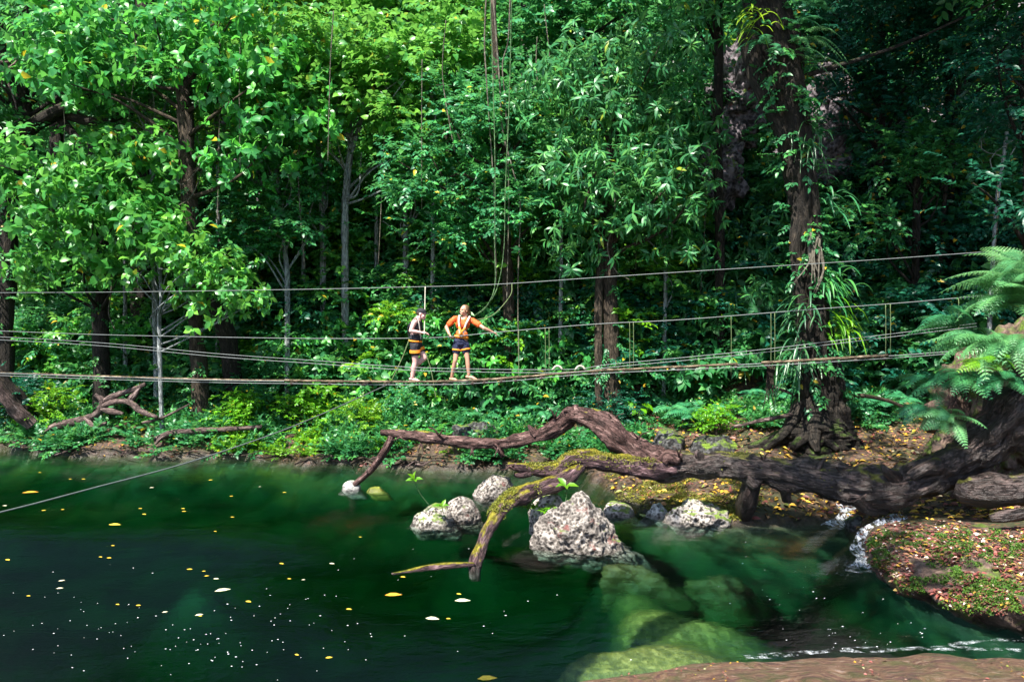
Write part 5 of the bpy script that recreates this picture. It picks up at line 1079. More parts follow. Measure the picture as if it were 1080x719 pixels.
for k in range(34):
    px = rng.uniform(-10, 480); q = None
    for py in np.arange(492, 462, -.7):
        q = G(px, py)
        if q[2] > .05: break
    a0 = rng.uniform(-.6, .6) + (PI if rng.random() < .5 else 0); L = rng.uniform(.4, 1.1); d = np.array([math.cos(a0), math.sin(a0) * .5, 0]); g = Geo()
    pp = [q + d * L * (t - .5) + np.array([0, 0, .03 + .07 * math.sin(t * 3.1) + rng.normal(0, .03)]) for t in np.linspace(0, 1, 5)]
    add_tube(g, pp, np.linspace(.028, .008, 5) * rng.uniform(.6, 1.3), seg=6, n=16, amp=.15, seed=k, rough=.4)
    tag(g.build('root', M['log_grey'] if k % 3 else M['bark_brown'], None, True, pp[2]), 'thin exposed root or twig along the left waterline', 'root', 'roots and twigs along the left waterline')
g = Geo(); q = np.array([G(rng.uniform(600, 800), rng.uniform(500, 548)) for _ in range(1400)]); q = q[q[:, 2] > .02]; q = q[fbm(q, 1.3, 41, 2) > -.1]
n = 22; O = np.repeat(q, n, 0); dd = rnd_dirs(len(O), 0, 1) * rng.uniform(.02, .09, (len(O), 1)) * np.array([1, 1, .5])
g.leaves(O + dd, dd + rng.normal(0, .03, dd.shape), UP + rng.normal(0, .4, dd.shape), .04, .016, np.clip(rng.normal(.45, .22, len(O)), 0, .95))
tag(g.build('moss_tufts', M['mossyellow'], None), 'yellow green moss on the low shore behind the boulder', 'moss', kind='stuff')
# little plants on the pool rocks
def sprig(pts, r, tips, label, L=.16):
    g = Geo(); add_tube(g, pts, r, seg=5, n=14); root = empty('water_plant', pts[0], label, 'plant'); inv = Matrix.Translation(-root.location)
    o = g.build('stem', M['vine_green'], root, True); o.matrix_parent_inverse = inv
    g = Geo(); B = np.array([t for t, _ in tips]); D = np.array([d for _, d in tips], float)
    g.leaves(B, D, UP + np.array([0, -.5, 0]) + rng.normal(0, .2, B.shape), L * rng.uniform(.8, 1.2, len(B)), L * .5, rng.uniform(.4, .9, len(B))); o = g.build('leaves', M['lime'], root); o.matrix_parent_inverse = inv
a, b = P(453, 533, 13.0), P(437, 506, 13.0)
sprig([a, P(443, 520, 13), b], [.008, .007, .005], [(b, (-.3, -.3, .5)), (b, (.6, -.2, .2)), (b, (-.7, -.3, .1)), (b, (.2, -.6, .1)), (b, (0, 0, 1))], 'thin sprig with a leafy tip on the low rough rock')
a, b = P(596, 530, 12.4), P(597, 512, 12.4)
sprig([a, P(598, 520, 12.4), b], [.008, .007, .005], [(b, (-.8, -.3, .1)), (b, (.8, -.2, .1)), (b, (0, -.7, .1)), (b, (-.4, .3, .4))], 'two leaved seedling on the rock behind the boulder', .2)
b = P(466, 534, 12.9); sprig([P(468, 542, 12.9), P(467, 538, 12.9), b], [.006, .006, .004], [(b, (-.6, -.5, .3)), (b, (.7, -.4, .3)), (b, (-.2, -.6, .5)), (b, (.3, .2, .6)), (b, (-.8, 0, .2))], 'tiny green plant nestled between the two sprig rocks', .14)
for j, (px, py, lab) in enumerate([(575, 540, 'lime leaved tuft on the mossy rock behind the boulder'), (560, 536, 'yellow green grass tuft at the foot of the bent limb')]):
    c = P(px, py, 12.35); r_ = empty('grass_tuft', c, lab, 'plant'); g = Geo()
    for k in range(26):
        an = rng.uniform(0, 6.28); blade_geo(g, rng.normal(0, .05, 3) * np.array([1, 1, .3]), np.array([math.cos(an), math.sin(an), rng.uniform(.5, 1.6)]), rng.uniform(.12, .26), .03, .5, rng.uniform(.3, .9), 5)
    g.build('blades', M['lime'], r_)

# ------------------------------------------------------------------ floating leaves, foam, little falls
def floating(px, py, L, mat, label, a=None):
    c = W0(px, py, .006); g = Geo(); a = rng.uniform(-.5, .5) if a is None else a
    g.leaves([[-L / 2 * math.cos(a), -L / 2 * math.sin(a), 0]], [[math.cos(a), math.sin(a), .03]], [[0, 0, 1]], [L], [L * .55], [.5], fold=.05, droop=.03)
    o = g.build('floating_leaf', M[mat], None); o.location = c
    return tag(o, label, 'leaf', 'leaves floating on the pool')
floating(32, 519, .30, 'leaf_float_orange', 'curled orange yellow leaf floating near the left border'); floating(121, 553, .22, 'leaf_float', 'long yellow leaf floating by the mirrored trunk')
floating(415, 627, .22, 'leaf_float_orange', 'orange leaf floating left of the submerged branch end'); floating(456, 652, .17, 'leaf_float_pale', 'round whitish leaf floating in mid pool')
floating(488, 633, .20, 'leaf_float_pale', 'long white leaf floating below the bent limb'); floating(514, 715, .2, 'leaf_float', 'yellow leaf at the bottom edge of the pool')
floating(235, 622, .20, 'leaf_float_pale', 'white leaf floating right of the lone mound')
for px, py in [(200, 600), (215, 602), (218, 607), (228, 610), (262, 634), (174, 645), (146, 638), (124, 637), (210, 648), (211, 649), (194, 539), (193, 536), (152, 542), (148, 536), (88, 505), (74, 505), (160, 514), (66, 537), (46, 538),
               (65, 612), (119, 575), (115, 588), (106, 587), (297, 594), (227, 560), (244, 523), (305, 610), (320, 611), (350, 594), (347, 693), (313, 690), (245, 545), (222, 506), (300, 519), (274, 513), (63, 620), (30, 628), (484, 626), (425, 608), (473, 652), (380, 566), (368, 642), (8, 590), (5, 533), (42, 498)]:
    floating(px, py, rng.uniform(.05, .10), rng.choice(['leaf_float', 'leaf_float_pale', 'leaf_float']), 'small yellow leaf adrift on the dark green pool')
def specks(name, centers, label):
    V = []; F = []; C = []; n0 = 0; g = Geo()
    for (px, py, sx, sy, n) in centers:
        for _ in range(n):
            if rng.random() < .72: continue
            p = W0(px + rng.normal(0, sx), py + rng.normal(0, sy), .004)
            if Tz(p[0], p[1]) > -.03 or p[1] < 5: continue
            r = rng.uniform(.003, .008); v, f, c = ell_geo(p, (r * rng.uniform(.7, 2.2), r * rng.uniform(.6, 1.2), .002), 1); g.add(v, f, c)
    return tag(g.build(name, M['bubble'], None, True), label, 'foam', kind='stuff')
specks('foam_specks', [(220, 685, 40, 14, 130), (120, 670, 60, 20, 90), (320, 655, 60, 22, 90), (60, 650, 40, 15, 40), (830, 625, 50, 14, 40), (880, 660, 40, 12, 45), (930, 672, 50, 8, 50), (800, 600, 60, 30, 30), (280, 630, 90, 20, 50), (470, 640, 80, 40, 60)], 'white foam specks drifting on the pool')
SB = bpy.data.objects['slab_rock']; _b = bmesh.new(); _b.from_mesh(SB.data); _b.transform(Matrix.Translation(SB.location)); SLAB = BVHTree.FromBMesh(_b); _b.free()
q = []
for _ in range(420):
    d = P(rng.uniform(600, 1090), rng.uniform(690, 718), 1.0) - CAM; h = SLAB.ray_cast(Vector(CAM), Vector(d).normalized())
    if h[0] is not None: q.append(h[0][:])
q = np.array(q); litter('leaf_litter', q[fbm(q, 2.0, 12, 2) > .1], .035, 'small leaf bits stuck on the wet slab', [.3, .38, .4, .15, .55, .93], .006)
def foam_patch(name, pl, w, label, mat='foam', dz=.006, n=60):
    pl = np.array(pl); pl = resample(pl, n)[0]; tan = unit(np.gradient(pl, axis=0)); sd = np.cross(UP, tan); k = 5; V = []
    for j in range(k):
        o = (j / (k - 1) - .5) * w; V.append(pl + sd * (o * (1 + .5 * sn(pl * 5, 1, 3))[:, None]) + UP * (dz + .012 * (1 - abs(j / 2 - 1)) * (1 + sn(pl * 14, 1, 5))[:, None]))
    V = np.concatenate(V); i = np.arange(n - 1); F = np.concatenate([np.stack([j * n + i, j * n + i + 1, (j + 1) * n + i + 1, (j + 1) * n + i], -1) for j in range(k - 1)])
    return tag(mk(name, V, F, [4] * len(F), M[mat], None, True), label, 'foam', kind='stuff')
foam_patch('foam_line', [W0(785, 693), W0(830, 690), W0(880, 686), W0(930, 685), W0(980, 684), W0(1040, 684), W0(1110, 688)], .11, 'broken white foam where the pool spills along the brown slab', n=160)
foam_patch('foam_line', [W0(790, 690), W0(815, 692), W0(838, 691)], .07, 'small foam streak at the left end of the slab spill', n=40)
foam_patch('foam_line', [W0(1000, 680), W0(1040, 676), W0(1090, 674)], .07, 'foam streak beside the mossy ledge foot', n=60)
def fall(path, w, label):
    pts = []
    for (px, py) in path:
        q = GL(px, py); pts.append(q if q[2] > .015 else W0(px, py, .02))
    pts = resample(np.array(pts), 30)[0]; g = Geo()
    tan = unit(np.gradient(pts, axis=0)); sd = unit(np.cross(tan, UP)); k = 9; n = 30; V = []
    for j in range(k):
        o = (j / (k - 1) - .5) * w; V.append(pts + sd * o * (1 + .4 * sn(pts * 4, 1, 8))[:, None] + UP * (.03 + .02 * np.cos(j * 2.4 + pts[:, 1] * 9))[:, None] - np.array([0, .05, 0]))
    V = np.concatenate(V); i = np.arange(n - 1); F = np.concatenate([np.stack([j * n + i, j * n + i + 1, (j + 1) * n + i + 1, (j + 1) * n + i], -1) for j in range(k - 1)])
    return tag(mk('waterfall', V, F, [4] * len(F), M['fall'], None, True), label, 'waterfall', kind='stuff')
fall([(893, 533), (891, 539), (888, 546), (886, 552), (882, 556)], .36, 'small white waterfall under the leaning trunk')
fall([(948, 544), (930, 551), (918, 560), (912, 570), (909, 580), (908, 592), (907, 599)], .26, 'thin stepped waterfall running down beside the mossy ledge')
foam_patch('foam_line', [W0(893, 598), W0(905, 600), W0(918, 601)], .3, 'white splash where the stepped waterfall meets the pool', n=30)
foam_patch('foam_line', [W0(872, 557), W0(884, 556), W0(896, 556)], .2, 'white splash under the small waterfall', n=30)

# ------------------------------------------------------------------ rope bridge and lines
def cable_pts(L): return np.array([P(a, b, c) for a, b, c in L])
br = empty('rope_bridge', P(410, 404, 17.2), 'rope and pole footbridge strung across the pool with two people on it', 'rope bridge')
binv = Matrix.Translation(-br.location)
def bpart(name, pts, r, mat, n=40, seg=6, label=None, amp=0.0):
    g = Geo(); add_tube(g, pts, r, seg=seg, n=n, amp=amp, seed=int(abs(pts[0][0]) * 9) % 50); o = g.build(name, mat, br, True); o.matrix_parent_inverse = binv
    if label: o['label'] = label
    return o
def Yb(px): return float(np.interp(px, [-60, 440, 1060], [18.6, 17.0, 14.4]))
def line(L, dy=0.0): return np.array([P(a, b, Yb(a) + dy) for a, b in L])
HAND = [(-60, 347), (0, 349), (110, 353), (230, 355.5), (340, 357), (440, 356.5), (480, 354.5), (522, 350.5), (580, 345.5), (640, 341), (720, 337), (860, 326), (950, 319.5), (1045, 311)]
FOOT = [(-60, 391), (0, 393.5), (110, 397.5), (230, 401), (310, 402), (400, 403.2), (480, 402.8), (500, 401.8), (545, 398.6), (620, 392), (700, 388.2), (800, 383.5), (940, 375.2), (1010, 370)]
SIDE = [(-60, 352), (100, 361), (230, 373), (330, 380), (420, 386.5), (500, 389), (600, 389.5), (640, 384.5), (720, 377), (800, 369), (900, 357), (1030, 341)]
bpart('hand_cable', line(HAND), .008, M['cable'], 90)
bpart('foot_cable', line(FOOT, .0), .010, M['cable'], 90); bpart('foot_cable', line([(a, b + 2.4) for a, b in FOOT], -.22), .008, M['cable'], 90)
bpart('side_cable', line(SIDE, -.5), .007, M['cable'], 90); bpart('side_cable', line([(a, b + 3.2) for a, b in SIDE], -.62), .007, M['cable'], 90)
def foot_at(px): return float(np.interp(px, [a for a, b in FOOT], [b for a, b in FOOT]))
def hand_at(px): return float(np.interp(px, [a for a, b in HAND], [b for a, b in HAND]))
POLES = {}
for (a, b, r) in [(-30, 60, .018), (35, 130, .020), (120, 200, .018), (150, 250, .018), (245, 310, .020), (305, 412, .026), (300, 405, .026), (405, 505, .024), (498, 546, .028), (540, 600, .026), (570, 640, .024), (640, 700, .024), (698, 778, .026), (803, 937, .028), (806, 930, .022)]:
    dy = -.12 if r > .0235 else .06
    POLES[(a, b)] = bpart('deck_pole', np.array([P(a, foot_at(a) - .8, Yb(a) + dy), P((a + b) / 2, foot_at((a + b) / 2) - .6, Yb((a + b) / 2) + dy), P(b, foot_at(b) - .9, Yb(b) + dy)]), r, M['bamboo'], 14, 8, amp=.05)
for px in [310, 350, 385, 408, 470, 500, 512, 530, 545, 572, 600, 626, 658, 686, 716, 746, 776, 808, 840, 871, 902, 932]:
    c = line([(px, foot_at(px) + .6)], -.1)[0]; lo = bpart('lashing', np.array([c + np.array([-.035, -.12, -.03]), c + np.array([0, 0, -.035]), c + np.array([.03, .14, -.02])]), .035, M['lash'], 6, 7, amp=.15)
    k_ = min(POLES, key=lambda q: abs((q[0] + q[1]) / 2 - px) - (q[1] - q[0]) / 2); lo.parent = POLES[k_]; lo.matrix_parent_inverse = Matrix()
for px, e in [(547, 3), (575, 0), (579, 0), (664, 4), (668, 0), (771, 12), (813, 2), (817, 0), (934, 2), (939, 0), (1011, 0)]:
    bpart('hanger_rope', np.array([line([(px, hand_at(px))])[0], line([(px + .3, (hand_at(px) + foot_at(px)) / 2)])[0], line([(px, foot_at(px) + e)])[0]]), .0065, M['rope_green'], 10, 5)
for px in (588, 612): 
    c = line([(px, 389)], -.55)[0]; bpart('cable_clamp', np.array([c + np.array([-.10, 0, -.02]), c + np.array([-.04, 0, .05]), c + np.array([.04, 0, .05]), c + np.array([.10, 0, -.02])]), .022, M['rope'], 8, 8)
def rope(name, L, r, mat, label, cat, n=60):
    pts = np.array([P(*q) for q in L]); g = Geo(); add_tube(g, pts, r, seg=6, n=n); return tag(g.build(name, mat, None, True, pts[0]), label, cat)
rope('safety_cable', [(a, b, Yb(a) + .4) for a, b in [(-60, 309), (120, 308), (300, 305.5), (420, 303), (520, 300), (640, 292), (780, 283), (900, 275.5), (1000, 268.5), (1060, 264)]], .0075, M['cable'], 'thin steel safety line running above the rope bridge', 'cable')
rope('stay_rope', [(412, 404, 17.0), (370, 423, 15.4), (300, 453, 13.2), (200, 487, 11.2), (100, 514, 9.8), (0, 540, 8.7), (-120, 566, 7.7)], .010, M['cable'], 'long stay rope slanting from the bridge down across the pool', 'rope')
rope('cord', [(432, 357, 16.9), (424, 378, 16.9), (412, 403, 16.95)], .011, M['rope_green'], 'pale green cord from the capped walker to the left rope knot', 'cord', 16)
rope('cord', [(449, 372, 16.9), (455, 392, 16.9), (460, 421, 16.9)], .010, M['rope_green'], 'loose cord hanging below the capped walker', 'cord', 16)
rope('tether', [(448.5, 302.5, 17.35), (448, 330, 17.1), (447.5, 353, 16.8)], .012, M['rope'], 'pale tether from the safety line to the capped walker', 'tether', 16)
rope('tether', [(540, 299, 17.3), (538, 312, 17.2), (520, 332, 17.1), (500, 338, 17.05)], .009, M['rope_green'], 'slack tether from the safety line behind the orange shirt walker', 'tether', 20)

# ------------------------------------------------------------------ people
def Zc(zx, zy, dy=0.0): return P(400 + zx / 6.533, 310 + zy / 6.533, 17.0 + dy)
def fuse(name, blobs, mat, parent, inv, voxel=.008, smooth=2, label=None, fold=0.0):
    """union of overlapping closed shapes as one continuous surface"""
    g = Geo()
    for V, F, C in blobs: g.add(V, F, C)
    o = g.build(name, mat, None, True)
    md = o.modifiers.new('r', 'REMESH'); md.mode = 'VOXEL'; md.voxel_size = voxel
    m2 = o.modifiers.new('s', 'SMOOTH'); m2.factor = .5; m2.iterations = smooth
    dg = bpy.context.evaluated_depsgraph_get(); me = bpy.data.meshes.new_from_object(o.evaluated_get(dg))
    old = o.data; o.modifiers.clear(); o.data = me; bpy.data.meshes.remove(old); me.name = name
    if fold:
        for v in me.vertices: v.co += v.normal * fold * mnoise.fractal(Vector((v.co.x * 1.0, v.co.y, v.co.z * .55)) * 16, 1.0, 2.0, 3)
    me.polygons.foreach_set('use_smooth', np.ones(len(me.polygons), bool))
    o.parent = parent; o.matrix_parent_inverse = inv
    if label: o['label'] = label
    return o
def chain(pts, rad, seg=12):
    pts = np.asarray(pts, float); out = []
    for i in range(len(pts) - 1):
        V, F, C, _ = tube_geo([pts[i], pts[i + 1]], [rad[i], rad[i + 1]], seg=seg, n=5); out.append((V, F, C))
    for p, r in zip(pts, rad): out.append(ell_geo(p, (r, r, r), 2))
    return out
def blend(a, b, t): return np.asarray(a) * (1 - t) + np.asarray(b) * t
def axes(z, x):
    z = unit(np.asarray(z, float)); x = np.asarray(x, float); x = unit(x - z * np.dot(x, z)); return np.stack([x, np.cross(z, x), z], 1)
def head_blobs(c, fwd, up, s=1.0):
    R = axes(up, np.cross(np.asarray(fwd, float), np.asarray(up, float))); f = unit(np.asarray(fwd, float) - R[:, 2] * np.dot(fwd, R[:, 2])); r = R[:, 0]; u = R[:, 2]
    B = np.stack([r, f, u], 1)
    at = lambda x, y, z: c + s * (r * x + f * y + u * z)
    E = lambda p, q: ell_geo(p, np.array(q) * s, 2, B)
    bl = [E(at(0, -.012, .022), (.073, .092, .088)), E(at(0, .022, -.045), (.056, .068, .062)), E(at(0, .060, -.085), (.026, .024, .020)), E(at(0, .088, -.022), (.012, .020, .022)), E(at(0, .080, .004), (.010, .014, .026)),
          E(at(0, .072, .024), (.045, .018, .012)), E(at(0, .078, -.060), (.024, .012, .011)), E(at(.036, .058, -.030), (.022, .024, .022)), E(at(-.036, .058, -.030), (.022, .024, .022)),
          E(at(.074, -.008, -.010), (.012, .022, .032)), E(at(-.074, -.008, -.010), (.012, .022, .032))]
    return bl, at, B
def hand_blobs(w, d, n, thumb, curl=.5, s=1.0):
    """w wrist, d pointing direction, n back-of-hand normal, thumb +1/-1 side"""
    d = unit(np.asarray(d, float)); n = unit(np.asarray(n, float) - d * np.dot(n, d)); sd = np.cross(d, n)
    out = [ell_geo(w + d * .045 * s, np.array([.040, .050, .016]) * s, 2, np.stack([sd, d, n], 1))]
    for k, (o, L) in enumerate([(.030, .070), (.010, .078), (-.010, .073), (-.029, .058)]):
        a = w + d * .075 * s + sd * o * thumb * s; p = [w + d * .04 * s + sd * o * .8 * thumb * s, a]; cur = d.copy()
        for j in range(3):
            cur = unit(cur - n * curl * .75); p.append(p[-1] + cur * L * s * [.45, .32, .25][j])
        out += chain(p, np.array([.011, .011, .0095, .009, .007]) * s, 8)
    a = w + d * .02 * s + sd * .030 * thumb * s; t1 = a + unit(d * .6 + sd * .8 * thumb) * .042 * s; t2 = t1 + unit(d * .9 + sd * .3 * thumb - n * .4) * .032 * s
    out += chain([a, t1, t2], np.array([.014, .011, .009]) * s, 8)
    return out
def foot_blobs(ank, d, s=1.0, up=UP):
    d = unit(np.asarray(d, float)); sd = unit(np.cross(d, up)); u = np.cross(sd, d)
    B = np.stack([sd, d, u], 1); o = [ell_geo(ank - d * .03 * s - u * .045 * s, np.array([.034, .045, .036]) * s, 2, B), ell_geo(ank + d * .06 * s - u * .050 * s, np.array([.038, .085, .032]) * s, 2, B), ell_geo(ank + d * .13 * s - u * .066 * s, np.array([.043, .05, .018]) * s, 2, B)]
    for k in range(5): o.append(ell_geo(ank + d * (.185 - .012 * k) * s + sd * (.03 - .016 * k) * s - u * .068 * s, np.array([.011 - .001 * k, .02, .011]) * s, 2, B))
    return o
def ring(c, B, rx, ry, z=0.0, n=24):
    a = np.arange(n + 1) / n * 2 * PI
    return np.array([c + B[:, 0] * rx * math.cos(t) + B[:, 1] * ry * math.sin(t) + B[:, 2] * z for t in a])
def band(name, pts, w, th, mat, parent, inv, up=None, label=None):
    """flat webbing following pts; th thickness, w width measured along up"""
    pts = np.asarray(pts, float); pts = resample(pts, max(len(pts), 24))[0] if len(pts) > 2 else pts
    tan = unit(np.gradient(pts, axis=0)); u = np.broadcast_to(np.asarray(up, float), pts.shape); u = unit(u - tan * (u * tan).sum(-1, keepdims=True)); o_ = np.cross(tan, u)
    n = len(pts); V = np.concatenate([pts + u * w / 2 + o_ * th / 2, pts - u * w / 2 + o_ * th / 2, pts - u * w / 2 - o_ * th / 2, pts + u * w / 2 - o_ * th / 2])
    F = []
    for k in range(4):
        a, b = k * n, ((k + 1) % 4) * n; i = np.arange(n - 1); F.append(np.stack([a + i, b + i, b + i + 1, a + i + 1], -1))
    F = np.concatenate(F).reshape(-1); o = mk(name, V, np.concatenate([F, [0, 3 * n, 2 * n, n], [n - 1, 2 * n - 1, 3 * n - 1, 4 * n - 1]]), [4] * ((n - 1) * 4 + 2), mat, parent, True); o.matrix_parent_inverse = inv
    if label: o['label'] = label
    return o

# --- person in the orange shirt, facing us, head turned to the companion
pos = Zc(555, 590); p2 = empty('person', pos, 'person in orange shirt and dark shorts balancing with one arm stretched along the cable', 'person'); inv = Matrix.Translation(-p2.location)
hip = Zc(562, 335); chest = Zc(577, 205, .02); neck = Zc(590, 158, .02); hd = Zc(586, 108, .0)
shR, shL = Zc(517, 172), Zc(650, 188); elR, elL = Zc(462, 228, .03), Zc(722, 236, -.12); haR, haL = Zc(482, 276, -.10), Zc(782, 264, -.03)
hpR, hpL = Zc(540, 352), Zc(590, 350); knR, knL = Zc(524, 458, -.05), Zc(608, 452, -.05); anR, anL = Zc(500, 570, .06), Zc(617, 556, -.04)
upT = unit(neck - hip); BT = axes(upT, shL - shR); fwd = -BT[:, 1]
if fwd[1] > 0: fwd = -fwd
tor = lambda c, rx, ry, rz: ell_geo(c, (rx, ry, rz), 3, BT)
torso = [tor(hip + upT * .02, .150, .112, .12), tor(blend(hip, chest, .45), .118, .092, .14), tor(chest, .148, .105, .15), tor(blend(chest, neck, .55), .165, .085, .07), ell_geo(chest + fwd * .07 + BT[:, 0] * .065 - upT * .01, (.06, .055, .06), 2), ell_geo(chest + fwd * .07 - BT[:, 0] * .065 - upT * .01, (.06, .055, .06), 2)]
hf = unit(np.array([-.75, -.65, .0])); hb, at, HB = head_blobs(hd + np.array([0, 0, -.012]), hf, np.array([.04, 0, 1]), 1.06)
arms = chain([blend(shR, neck, .2), shR, blend(shR, elR, .5), elR, blend(elR, haR, .35), haR], [.055, .056, .046, .037, .039, .026]) + chain([blend(shL, neck, .2), shL, blend(shL, elL, .5), elL, blend(elL, haL, .35), haL], [.055, .056, .046, .037, .039, .026])
legs = chain([hpR, blend(hpR, knR, .4), knR, blend(knR, anR, .35), anR], [.088, .070, .047, .049, .032]) + chain([hpL, blend(hpL, knL, .4), knL, blend(knL, anL, .35), anL], [.088, .070, .047, .049, .032])
hands = hand_blobs(haR, np.array([.35, -.2, -.7]), np.array([-.8, -.5, -.2]), 1, .9) + hand_blobs(haL, unit(haL - elL) + np.array([.2, 0, .05]), np.array([0, -.25, 1]), -1, .8)
feet = foot_blobs(anR, np.array([.75, -.65, 0])) + foot_blobs(anL, np.array([.95, -.3, -.06]))
fuse('body', torso + hb + chain([neck - upT * .03, neck + upT * .05, hd - UP * .05], [.058, .052, .05]) + arms + legs + hands + feet, M['skin_tan'], p2, inv, .0075)
shirt = [tor(blend(hip, chest, .40), .134, .106, .14), tor(chest, .156, .116, .15), tor(blend(chest, neck, .5), .162, .092, .070), ell_geo(chest + fwd * .07 + BT[:, 0] * .065, (.07, .065, .07), 2), ell_geo(chest + fwd * .07 - BT[:, 0] * .065, (.07, .065, .07), 2)]
shirt += chain([blend(shR, neck, .2), shR, blend(shR, elR, .62)], [.062, .064, .064]) + chain([blend(shL, neck, .2), shL, blend(shL, elL, .50)], [.062, .064, .064])
fuse('shirt', shirt, M['orange'], p2, inv, .010, fold=.016)
shorts = [tor(hip + upT * .0, .162, .126, .125)] + chain([hpR, blend(hpR, knR, .36)], [.104, .094]) + chain([hpL, blend(hpL, knL, .36)], [.104, .094])
fuse('shorts', shorts, M['navy'], p2, inv, .010, fold=.014)
def eyes(at, parent, inv, s=1.0):
    for sx in (-1, 1):
        V, F, C = ell_geo(at(.031 * sx, .0745, .006), (.0105, .0105, .008), 2); o = mk('eye', V, F, C, M['eye'], parent, True); o.matrix_parent_inverse = inv
    V, F, C = ell_geo(at(0, .089, -.060), (.02, .008, .006), 2); o = mk('mouth', V, F, C, M['lip'], parent, True); o.matrix_parent_inverse = inv
eyes(at, p2, inv)
V, F, C = ell_geo(at(0, .0935, -.0585), (.016, .006, .004), 2); o = mk('teeth', V, F, C, M['teeth'], p2, True); o.matrix_parent_inverse = inv
hr = [ell_geo(at(0, -.030, .045), np.array([.080, .084, .074]), 3, HB), ell_geo(at(0, -.072, -.01), np.array([.070, .050, .072]), 3, HB), ell_geo(at(.058, -.02, .005), np.array([.03, .055, .06]), 2, HB), ell_geo(at(-.058, -.02, .005), np.array([.03, .055, .06]), 2, HB)]
hr += chain([at(0, -.11, -.01), at(.0, -.14, -.06), at(.01, -.12, -.13), at(.01, -.09, -.19)], [.04, .036, .028, .012])
fuse('hair', hr, M['hair_blond'], p2, inv, .009)
wB = axes(upT, BT[:, 0]); wc = blend(hip, chest, .30)
belt = band('waist_belt', ring(wc, wB, .152, .124), .055, .012, M['strap_orange'], p2, inv, upT, 'orange harness waist belt')
for h_, k_ in ((hpR, knR), (hpL, knL)):
    lB = axes(h_ - k_, BT[:, 0]); band('leg_loop', ring(blend(h_, k_, .33), lB, .097, .097), .034, .010, M['strap_orange'], belt, Matrix(), h_ - k_)
for sgn in (-1, 1):
    a = blend(shR if sgn < 0 else shL, neck, .48) + upT * .055
    band('chest_strap', [a - fwd * .03, a + fwd * .05, chest + fwd * .150 + BT[:, 0] * .095 * sgn + upT * .08, chest + fwd * .160 + BT[:, 0] * .06 * sgn - upT * .06, wc + fwd * .150 + BT[:, 0] * .02 * sgn], .042, .010, M['strap_white'], belt, Matrix(), BT[:, 0])
    band('chest_strap', [chest + fwd * .165 + BT[:, 0] * .07 * sgn - upT * .07, wc + fwd * .17 - BT[:, 0] * .05 * sgn + upT * .02], .035, .010, M['strap_orange'], belt, Matrix(), BT[:, 0], 'orange crossed harness strap')

# --- person with the cap, in profile, stepping along the pole
pos = Zc(240, 600); p1 = empty('person', pos, 'person in black cap and sleeveless top stepping along the pole with one knee raised', 'person'); inv = Matrix.Translation(-p1.location)
hip = Zc(252, 345); chest = Zc(248, 225); neck = Zc(268, 176); hd = Zc(292, 138)
shN, shF = Zc(240, 196, -.165), Zc(262, 196, .16); elN, elF = Zc(216, 254, -.22), Zc(255, 255, .20); haN, haF = Zc(290, 266, -.16), Zc(305, 268, .02)
hpN, hpF = Zc(246, 358, -.085), Zc(264, 358, .085); knN, knF = Zc(248, 468, -.07), Zc(312, 440, .06); anN, anF = Zc(228, 572, -.04), Zc(222, 512, .10)
upT = unit(neck - hip); fw = np.array([1.0, -.25, 0.0]); BT = axes(upT, np.cross(fw, upT)); fwd = unit(fw - upT * np.dot(fw, upT))
BT = np.stack([unit(np.cross(fwd, upT)), fwd, upT], 1); tor = lambda c, rx, ry, rz: ell_geo(c, (rx, ry, rz), 3, BT)
torso = [tor(hip + upT * .02, .150, .112, .12), tor(blend(hip, chest, .5), .138, .105, .15), tor(chest, .165, .115, .15), tor(blend(chest, neck, .55), .170, .085, .07)]
hb, at, HB = head_blobs(hd, np.array([.93, -.22, -.30]), np.array([.25, 0, 1]), 1.05)
arms = chain([blend(shN, neck, .2), shN, blend(shN, elN, .5), elN, blend(elN, haN, .35), haN], [.056, .058, .048, .040, .042, .028]) + chain([blend(shF, neck, .2), shF, blend(shF, elF, .5), elF, blend(elF, haF, .35), haF], [.056, .058, .048, .040, .042, .028])
legs = chain([hpN, blend(hpN, knN, .4), knN, blend(knN, anN, .35), anN], [.095, .084, .058, .061, .038]) + chain([hpF, blend(hpF, knF, .4), knF, blend(knF, anF, .35), anF], [.095, .084, .058, .061, .038])
hands = hand_blobs(haN, np.array([1, .15, .08]), np.array([.1, -.3, 1]), -1, .8) + hand_blobs(haF, np.array([1, -.2, .0]), np.array([.1, .2, 1]), 1, .8)
feet = foot_blobs(anN, np.array([1, -.15, -.08])) + foot_blobs(anF, np.array([-.45, .1, -.9]), 1.0, np.array([-1.0, 0, .4]))
fuse('body', torso + hb + chain([neck - upT * .03, neck + upT * .04, hd - UP * .05], [.062, .056, .052]) + arms + legs + hands + feet, M['skin_pale'], p1, inv, .0075)
fuse('top', [tor(blend(hip, chest, .40), .152, .120, .15), tor(chest, .180, .134, .155), tor(blend(chest, neck, .45), .168, .104, .085)], M['black'], p1, inv, .010, fold=.012)
fuse('shorts', [tor(hip, .170, .132, .125)] + chain([hpN, blend(hpN, knN, .42)], [.106, .098]) + chain([hpF, blend(hpF, knF, .38)], [.106, .098]), M['black'], p1, inv, .010, fold=.012)
eyes(at, p1, inv)
fuse('hair', [ell_geo(at(0, -.045, .010), np.array([.079, .075, .075]), 3, HB)], M['hair_dark'], p1, inv, .009)
cp = fuse('cap', [ell_geo(at(0, -.014, .058), np.array([.086, .104, .066]), 3, HB), ell_geo(at(0, -.014, .035), np.array([.087, .105, .022]), 3, HB), ell_geo(at(0, .115, .034), np.array([.066, .070, .010]), 3, HB), ell_geo(at(0, -.01, .126), np.array([.008, .008, .006]), 2, HB)], M['black'], p1, inv, .008, 1)
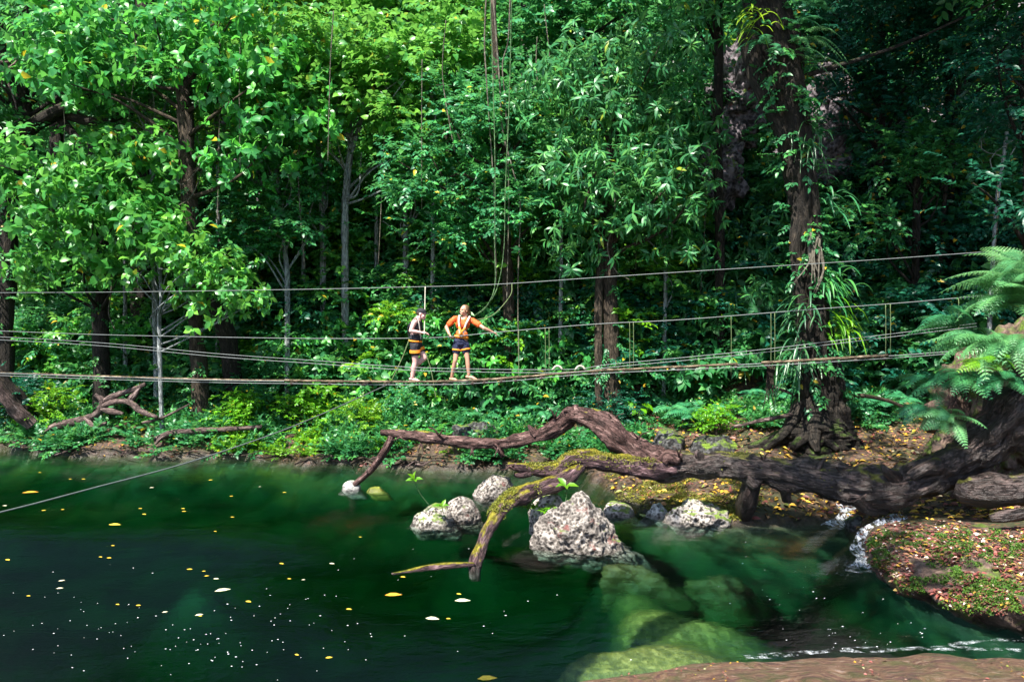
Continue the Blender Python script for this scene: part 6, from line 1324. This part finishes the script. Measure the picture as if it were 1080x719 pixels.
wc = blend(hip, chest, .32); wB = np.stack([BT[:, 0], BT[:, 1], BT[:, 2]], 1)
belt = band('waist_belt', ring(wc, wB, .168, .136), .05, .014, M['black'], p1, inv, upT)
band('waist_belt', ring(wc - upT * .055, wB, .172, .138), .035, .014, M['strap_orange'], belt, Matrix(), upT, 'orange harness waist band')
for h_, k_ in ((hpN, knN), (hpF, knF)):
    lB = axes(h_ - k_, BT[:, 0])
    for t_ in (.30, .40): band('leg_loop', ring(blend(h_, k_, t_), lB, .112, .112), .034, .010, M['strap_orange'], belt, Matrix(), h_ - k_)
for sgn in (-1, 1):
    a = neck + BT[:, 0] * .085 * sgn + upT * .045
    band('chest_strap', [a - fwd * .075 - upT * .05, a, chest + fwd * .122 + BT[:, 0] * .09 * sgn + upT * .05, wc + fwd * .135 + BT[:, 0] * .04 * sgn], .040, .012, M['strap_white'] if sgn > 0 else M['black'], belt, Matrix(), BT[:, 0])
    band('chest_strap', [a - fwd * .06 - upT * .04, chest - fwd * .128 + BT[:, 0] * .08 * sgn, wc - fwd * .135 + BT[:, 0] * .04 * sgn], .040, .012, M['black'], belt, Matrix(), BT[:, 0])

# ------------------------------------------------------------------ light, sky, render
SUN_EL, SUN_AZ = math.radians(58), math.radians(212)     # azimuth clockwise from +Y
sd = np.array([math.sin(SUN_AZ) * math.cos(SUN_EL), math.cos(SUN_AZ) * math.cos(SUN_EL), math.sin(SUN_EL)])
ld = bpy.data.lights.new('sun', 'SUN'); ld.energy = 5.0; ld.angle = math.radians(.5); ld.color = (1, .95, .86)
sun = bpy.data.objects.new('sun', ld); COL.objects.link(sun); sun.rotation_euler = Vector(sd).to_track_quat('Z', 'Y').to_euler(); sun.location = (0, -5, 30)
w = bpy.data.worlds.new('World'); scene.world = w; w.use_nodes = True; nt = w.node_tree; nt.nodes.clear()
sky = nt.nodes.new('ShaderNodeTexSky'); sky.sky_type = 'NISHITA'; sky.sun_disc = False; sky.sun_elevation = SUN_EL; sky.sun_rotation = SUN_AZ
bg = nt.nodes.new('ShaderNodeBackground'); bg.inputs[1].default_value = .10; wo = nt.nodes.new('ShaderNodeOutputWorld')
nt.links.new(sky.outputs[0], bg.inputs[0]); nt.links.new(bg.outputs[0], wo.inputs[0])
scene.view_settings.view_transform = 'Standard'; scene.view_settings.look = 'None'; scene.view_settings.exposure = 1.58; scene.view_settings.gamma = 1
scene.render.engine = 'CYCLES'; cy = scene.cycles
cy.max_bounces = 6; cy.diffuse_bounces = 3; cy.glossy_bounces = 3; cy.transmission_bounces = 4; cy.transparent_max_bounces = 10; cy.volume_bounces = 0
cy.caustics_reflective = False; cy.caustics_refractive = False; cy.sample_clamp_indirect = 4
cy.use_denoising = True
try: cy.denoiser = 'OPENIMAGEDENOISE'
except Exception: pass
scene.render.use_persistent_data = False
